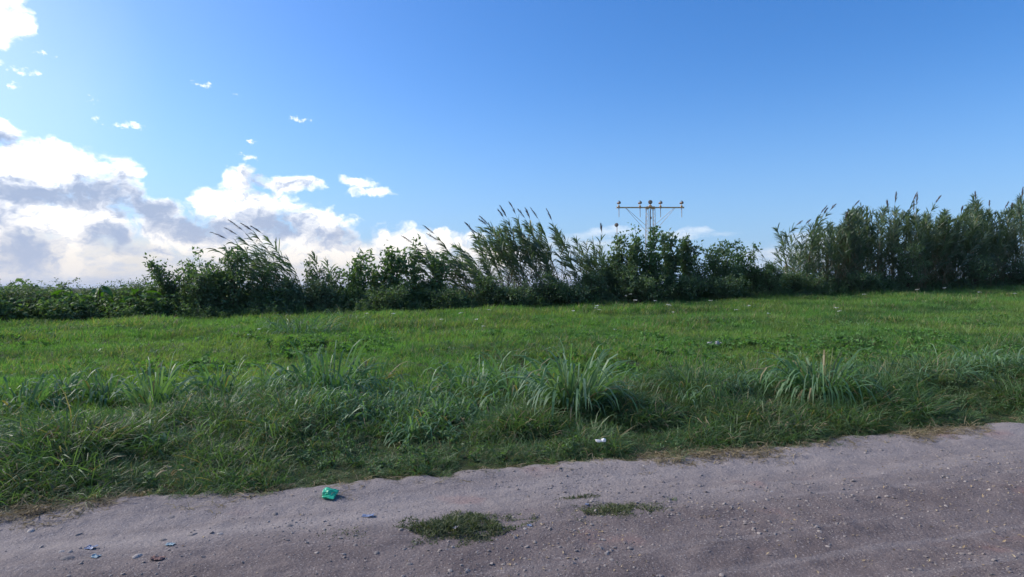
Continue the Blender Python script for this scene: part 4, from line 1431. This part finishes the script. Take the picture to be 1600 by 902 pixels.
# white wildflowers ---------------------------------------------------
M_PETAL = plain_mat('white_petal', (.72, .72, .66), (.80, .80, .74), scale=20, rough=.7, trans=.3)


def flower_mesh(seed, h):
    q = np.random.default_rng(seed); g = Geo()
    tube(g, [(0, 0, -.02), (q.normal(0, .02), q.normal(0, .02), h * .5), (q.normal(0, .03), q.normal(0, .03), h)], [.005, .004, .003], 4, 0, cap=False)
    nb = 26
    c = q.normal(0, 1, (nb, 3)) * [.028, .028, .009] + [0, 0, h]
    a = q.uniform(0, 2 * pi, nb)
    leaves(g, c, np.stack([np.cos(a), np.sin(a), np.full(nb, .2)], -1), np.tile([0, -.5, .85], (nb, 1)) + q.normal(0, .3, (nb, 3)), .026, .020, 1)
    m_ = 7; a = q.uniform(0, 2 * pi, m_)
    leaves(g, np.stack([np.zeros(m_), np.zeros(m_), q.uniform(.05, h * .7, m_)], -1), np.stack([np.cos(a), np.sin(a), np.full(m_, .4)], -1), np.tile([0, 0, 1.], (m_, 1)), .09, .03, 2)
    return g.mesh('wildflower', [M_CULM2, M_PETAL, M_WEED])


ORD = ['first', 'second', 'third', 'fourth', 'fifth', 'sixth', 'seventh', 'eighth', 'ninth', 'tenth', 'eleventh', 'twelfth', 'thirteenth', 'fourteenth', 'fifteenth', 'sixteenth',
       'seventeenth', 'eighteenth', 'nineteenth', 'twentieth', 'twenty-first', 'twenty-second', 'twenty-third', 'twenty-fourth', 'twenty-fifth', 'twenty-sixth', 'twenty-seventh', 'twenty-eighth', 'twenty-ninth', 'thirtieth']


def ordered(lst, fmt, test):
    """names the unlabelled ones by their order from the left"""
    px = sorted(q[0] for q in lst if test(q))
    return {x: fmt % ORD[i] for i, x in enumerate(px)}


FL = [flower_mesh(300 + k, .34 + .06 * k) for k in range(3)]
FLOWERS = [
        (933, 488, 'upper white flower of the tall cluster on the meadow'), (931, 494, None), (936, 500, 'lower white flower of the tall cluster on the meadow'),
        (896, 496, None), (1044, 489, None), (1046, 493, 'white flower pair below the light mast on the meadow'), (1052, 498, None), (993, 482, None), (1024, 486, None), (1110, 480, None),
        (978, 473, None), (986, 473, None), (960, 525, None), (1307, 494, None), (1312, 502, None), (1170, 488, None), (1350, 472, 'large white flower head before the right-hand canes'),
        (1433, 466, None), (1476, 456, None), (1530, 468, None), (1585, 474, None), (574, 500, None), (615, 503, None), (764, 500, None), (755, 520, None), (745, 512, None), (405, 530, None), (388, 533, None), (690, 512, None), (720, 505, None), (1200, 500, None), (1150, 497, None)]
FN = ordered(FLOWERS, 'small white wildflower in the meadow grass, %s small one from the left', lambda q: q[2] is None)
for k, (px, py, lab) in enumerate(FLOWERS):
    X, Y, Z = ground_hit(px, py + 7)
    o = obj('wildflower', FL[k % 3], None, (X, Y, Z), label=lab or FN[px], category='flower', group='white wildflowers in the meadow')
    o.rotation_euler = (0, 0, k * 1.7)
    q = 1.0 * np.clip(Y / 20, .8, 1.5)
    o.scale = (q, q, q)


# crumpled litter -------------------------------------------------------
def crumple(seed, sub, size, amp, freq=2.2, flat=.15):
    """ball of crushed film: faceted ridges, flattened where it lies"""
    import bmesh
    q = np.random.default_rng(seed)
    bm = bmesh.new(); bmesh.ops.create_icosphere(bm, subdivisions=sub, radius=1)
    V = np.array([w.co[:] for w in bm.verts]); Fc = np.array([[w.index for w in f.verts] for f in bm.faces]); bm.free()
    d = norm(q.normal(0, 1, (34, 3))); k = q.uniform(.60, .98, 34)
    rad = np.min(np.where(V @ d.T > .15, k[None] / np.maximum(V @ d.T, .15), 3), 1).clip(.4, 1.25)
    o1, o2 = q.uniform(0, 50, 2)
    rad = rad + amp * np.abs(vnoise(V[:, 0] * freq + o1, V[:, 1] * freq + V[:, 2] * 1.7 + o2, seed)) + amp * .5 * vnoise(V[:, 0] * 5 + o2, V[:, 2] * 5 + V[:, 1] * 3, seed + 1)
    V = V * rad[:, None]
    V[:, 2] = np.where(V[:, 2] < -flat, -flat + (V[:, 2] + flat) * .2, V[:, 2])
    V[:, 2] -= V[:, 2].min()
    return V * np.asarray(size) / 2, Fc


M_GREEN = plain_mat('green_plastic', (.02, .40, .22), (.05, .55, .34), scale=30, rough=.35, spec=.5, trans=.25)
M_WHITE = plain_mat('white_film', (.80, .80, .80), (.88, .88, .88), scale=30, rough=.5, trans=.25)
M_CLEAR = plain_mat('dull_clear_film', (.40, .40, .39), (.60, .60, .58), scale=22, rough=.3, spec=.6, trans=.3)
M_BLUE = plain_mat('blue_film', (.15, .18, .26), (.21, .25, .36), scale=30, rough=.5)
M_TEAL = plain_mat('pale_teal_film', (.26, .34, .35), (.33, .41, .42), scale=30, rough=.5)
M_STONE = plain_mat('grey_stone', (.15, .132, .125), (.26, .232, .218), scale=25, rough=.9, bump=.4)
M_PALE = plain_mat('pale_stone', (.30, .27, .25), (.42, .38, .35), scale=25, rough=.9, bump=.4)

X, Y, Z = road_hit(513, 776)
o = thing('plastic_bag', 'bright green crumpled plastic bag at the edge of the dirt track', 'plastic bag', (X, Y, Z), .3)
V_, F_ = crumple(5, 4, (.118, .10, .098), .16)
obj('bag_body', mesh_from('bag_body', V_, [F_], [M_GREEN]), o)
V_, F_ = crumple(9, 3, (.11, .085, .045), .2)
V_ = V_ + [.012, -.035, .0]
obj('folded_flap', mesh_from('folded_flap', V_, [F_], [M_GREEN]), o)

X, Y, Z = road_hit(939, 713)
o = thing('paper_scrap', 'white crumpled scrap lying on the verge grass above the track', 'litter', (X, Y, Z + .135), 0)
V_, F_ = crumple(12, 3, (.075, .06, .045), .25)
obj('crumpled_fold', mesh_from('crumpled_fold', V_ + [-.022, 0, 0], [F_], [M_WHITE]), o)
V_, F_ = crumple(13, 3, (.055, .05, .062), .25)
obj('crumpled_fold', mesh_from('crumpled_fold', V_ + [.026, 0, 0], [F_], [M_WHITE]), o)

X, Y, Z = ground_hit(1119, 543)
o = thing('plastic_sheet', 'dull grey crumpled clear plastic lying on the meadow grass', 'plastic', (X, Y, Z + .06), 0)
for q, (ox, sz_) in enumerate(((-.10, (.18, .13, .13)), (.02, (.17, .15, .15)), (.13, (.11, .10, .11)))):
    V_, F_ = crumple(30 + q, 4, sz_, .3, 3)
    obj('crumpled_fold', mesh_from('crumpled_fold', V_ + [ox, 0, 0], [F_], [M_CLEAR]), o)


def film(name, label, px, py, w, d, mat, seed, cat='litter', lift=.002):
    """small flat piece of torn film with turned-up edges"""
    X, Y, Z = road_hit(px, py)
    q = np.random.default_rng(seed)
    nu, nv = 7, 5
    V, = [np.array([[(i / (nu - 1) - .5) * w * (1 + q.normal(0, .06)), (j / (nv - 1) - .5) * d * (1 + q.normal(0, .1)), abs(q.normal(0, .10)) * d + .25 * d * abs(i / (nu - 1) - .5) ** 2] for i in range(nu) for j in range(nv)])]
    i = np.arange(nu - 1)[:, None] * nv; k = np.arange(nv - 1)[None]
    Ft = np.stack([i + k, i + k + 1, i + nv + k + 1, i + nv + k], -1).reshape(-1, 4)
    n_ = len(V)
    V2 = np.vstack([V, V + [0, 0, .0015]])
    o = obj(name, mesh_from(name, V2, [Ft[:, ::-1], Ft + n_], [mat]), None, (X, Y, Z + lift), label=label, category=cat)
    o.rotation_euler = (0, 0, q.uniform(-.4, .4))


film('film_scrap', 'flat blue film scrap on the track right of the green bag', 575, 807, .080, .050, M_BLUE, 1)
film('film_scrap', 'tiny blue scrap between the two grass patches on the track', 917, 789, .026, .03, M_BLUE, 2)
film('film_scrap', 'blue scrap at the lower left of the track', 142, 857, .055, .05, M_BLUE, 3)
film('film_scrap', 'pale teal scrap at the lower left of the track', 149, 871, .045, .04, M_TEAL, 4)
film('film_scrap', 'pale bluish scrap between the lower-left scraps and the grass patch', 266, 852, .05, .04, M_TEAL, 5)
film('film_scrap', 'pale upright scrap stuck in the larger grass patch', 712, 833, .018, .05, M_PALE, 6, lift=.03)
film('film_scrap', 'blue scrap beside the larger grass patch', 827, 822, .028, .03, M_BLUE, 7)
film('brick_fragment', 'flat reddish fragment in the lower left of the track', 246, 874, .075, .05, plain_mat('red_brick', (.17, .10, .085), (.22, .13, .11), scale=30, rough=.9), 8, 'fragment')

STN = [pebble(500 + k, 2) for k in range(5)]
STM = [[mesh_from('stone', a, [b], [mm]) for a, b in STN] for mm in (M_STONE, M_PALE)]
STONES = [
        (1047, 797, 13, 0, 'rounded grey stone right of the small grass patch'), (588, 864, 13, 0, 'flat grey stone below the faint grass patch'),
        (632, 858, 11, 0, None), (649, 848, 8, 0, 'dark stone at the left foot of the larger grass patch'), (820, 826, 9, 1, None), (215, 869, 18, 1, 'largest pale stone at the lower left of the track'),
        (96, 862, 12, 1, None), (48, 829, 18, 1, 'pale flat stone near the left edge of the track'), (124, 835, 14, 0, None), (268, 808, 14, 0, 'grey stone on the smooth rim of the track, left'),
        (430, 803, 14, 0, None), (452, 822, 14, 0, None), (344, 834, 12, 1, None), (474, 826, 12, 0, None), (300, 836, 22, 0, 'long dark stone in the left wheel run'), (255, 844, 14, 0, None),
        (1182, 714, 14, 0, 'grey stone on the track close to the verge, right half'), (1377, 703, 10, 0, None), (1300, 735, 8, 0, None), (1478, 744, 12, 0, 'dark stone alone in the right part of the track'), (1160, 742, 8, 0, None), (1520, 740, 7, 0, None),
        (1224, 772, 9, 0, None), (1308, 818, 10, 0, None), (1265, 790, 9, 0, None), (1006, 728, 6, 1, None), (883, 700, 6, 1, None), (105, 872, 24, 0, 'elongated dark stone at the lower left corner'), (1380, 740, 6, 1, None), (1438, 890, 11, 0, None), (640, 882, 14, 0, None), (555, 852, 10, 0, None), (1120, 770, 7, 0, None), (1205, 768, 8, 1, None)]
SN = [ordered(STONES, 'small %s stone loose on the dirt track, %%s of that kind from the left' % c, lambda q, i=i: q[4] is None and q[3] == i) for i, c in enumerate(('grey', 'pale'))]
for k, (px, py, w, pm, lab) in enumerate(STONES):
    X, Y, Z = road_hit(px, py)
    o = obj('stone', STM[pm][k % 5], None, (X, Y, Z - w / F * Y * .12), label=lab or SN[pm][px], category='stone', group='loose stones on the dirt track')
    q = w / F * Y / 2
    o.scale = (q, q, q); o.rotation_euler = (0, 0, k * 2.1)


# grass patches in the track ---------------------------------------------
M_OLIVE = foliage_mat('olive_grass', [(.055, .078, .036), (.085, .108, .052), (.14, .148, .082)], trans=.3, rough=.6, spec=.2)


def grass_patch(label, px, py, wpx, dpt, nb, hmax, mats, dens=1.0, grn=.62):
    X, Y, Z = road_hit(px, py)
    W = wpx / F * Y
    o = thing('grass_patch', label, 'grass patch', (X, Y, Z), radians(10), 'grass patches growing in the dirt track')
    a = r.uniform(0, 2 * pi, nb); q = r.uniform(0, 1, nb) ** .6 * (1.15 + .18 * np.sin(a * 3 + 1) + .12 * np.sin(a * 5))
    x_ = np.cos(a) * q * W / 2; y_ = np.sin(a) * q * dpt / 2
    ca, sa = cos(radians(10)), sin(radians(10))
    zz_ = np.array([road_z(X + ca * i - sa * j, Y + sa * i + ca * j) for i, j in zip(x_, y_)]) - Z
    root = np.stack([x_, y_, zz_ - .004], -1)
    keep = vnoise(x_ * 9, y_ * 9, int(px)) + .7 * vnoise(x_ * 24, y_ * 24, int(px) + 1) > -.75 * dens + q * .8 - .1
    root, q = root[keep], q[keep]; nb = len(root)
    a2 = r.uniform(0, 2 * pi, nb); le = r.uniform(.3, 1.8, nb)
    d = np.stack([np.cos(a2) * le, np.sin(a2) * le, np.ones(nb)], -1)
    L = hmax * r.uniform(.35, 1, nb) * np.clip(1.25 - q, .3, 1)
    g = Geo()
    k = int(nb * grn)
    blades(g, root[:k], d[:k], L[:k], .0055, r.uniform(.4, 1.6, k), 3, 0)
    obj('green_blades', g.mesh('green_blades', [mats]), o)
    g = Geo()
    blades(g, root[k:], d[k:] * [2, 2, .5], L[k:], .005, .8, 2, 0)
    obj('dry_blades', g.mesh('dry_blades', [M_DRY]), o)


grass_patch('largest green grass patch in the middle of the dirt track', 720, 824, 185, .56, 12000, .10, M_OLIVE)
grass_patch('thin yellowish grass patch right of the largest one', 965, 797, 175, .34, 10500, .055, M_OLIVE, 1.0, .42)
grass_patch('thin grass strip joining the yellowish patch on its upper left', 905, 778, 95, .15, 1500, .045, M_OLIVE, .75, .42)
grass_patch('faint sparse grass patch left of the largest one', 535, 834, 140, .34, 1300, .03, M_OLIVE, .6, .35)
grass_patch('tiny grass tuft beside the rounded grey stone', 1050, 781, 28, .09, 160, .04, M_MAT)
grass_patch('tiny grass tuft below the faint sparse patch', 582, 851, 26, .08, 130, .03, M_MAT)

# dry leaves caught on the verge -------------------------------------------
def dry_clump(label, px, py, wpx, n_, up):
    X, Y, Z = road_hit(px, py)
    W = wpx / F * Y
    o = thing('dry_leaf_clump', label, 'dry leaves', (X, Y, Z), 0, 'withered leaves on the verge')
    for q in range(n_):
        g = Geo()
        a = r.uniform(0, 2 * pi)
        blades(g, np.array([[0, 0, 0.]]), np.array([[cos(a), sin(a) * .6, r.uniform(-.3, .35)]]), r.uniform(.06, .15), r.uniform(.014, .03), r.uniform(.6, 2.2), 5, 0, taper=.6)
        obj('dry_leaf', g.mesh('dry_leaf', [M_DRY]), o, (r.normal(0, W * .25), r.normal(0, .06), up + r.uniform(-.03, .06)))


dry_clump('withered tan leaves on the verge, right half', 1262, 684, 70, 26, .10)
dry_clump('withered yellowish leaves at the lower left end of the verge', 60, 782, 130, 26, .07)
dry_clump('few pale dead blades on the verge left of the green bag', 275, 762, 60, 6, .12)

# ================================================================ air
m, n, l = new_mat('haze')
vol = n.new('ShaderNodeVolumePrincipled')
vol.inputs['Color'].default_value = (.80, .88, 1.0, 1)
vol.inputs['Density'].default_value = 5e-5
vol.inputs['Anisotropy'].default_value = 0.0
o = n.new('ShaderNodeOutputMaterial'); l.new(vol.outputs[0], o.inputs['Volume'])
g = Geo(); boxg(g, (0, 0, 80), (60000, 60000, 166), 0)
obj('haze', g.mesh('haze', [m]), kind='stuff', label='thin pale air over the plain', category='haze')
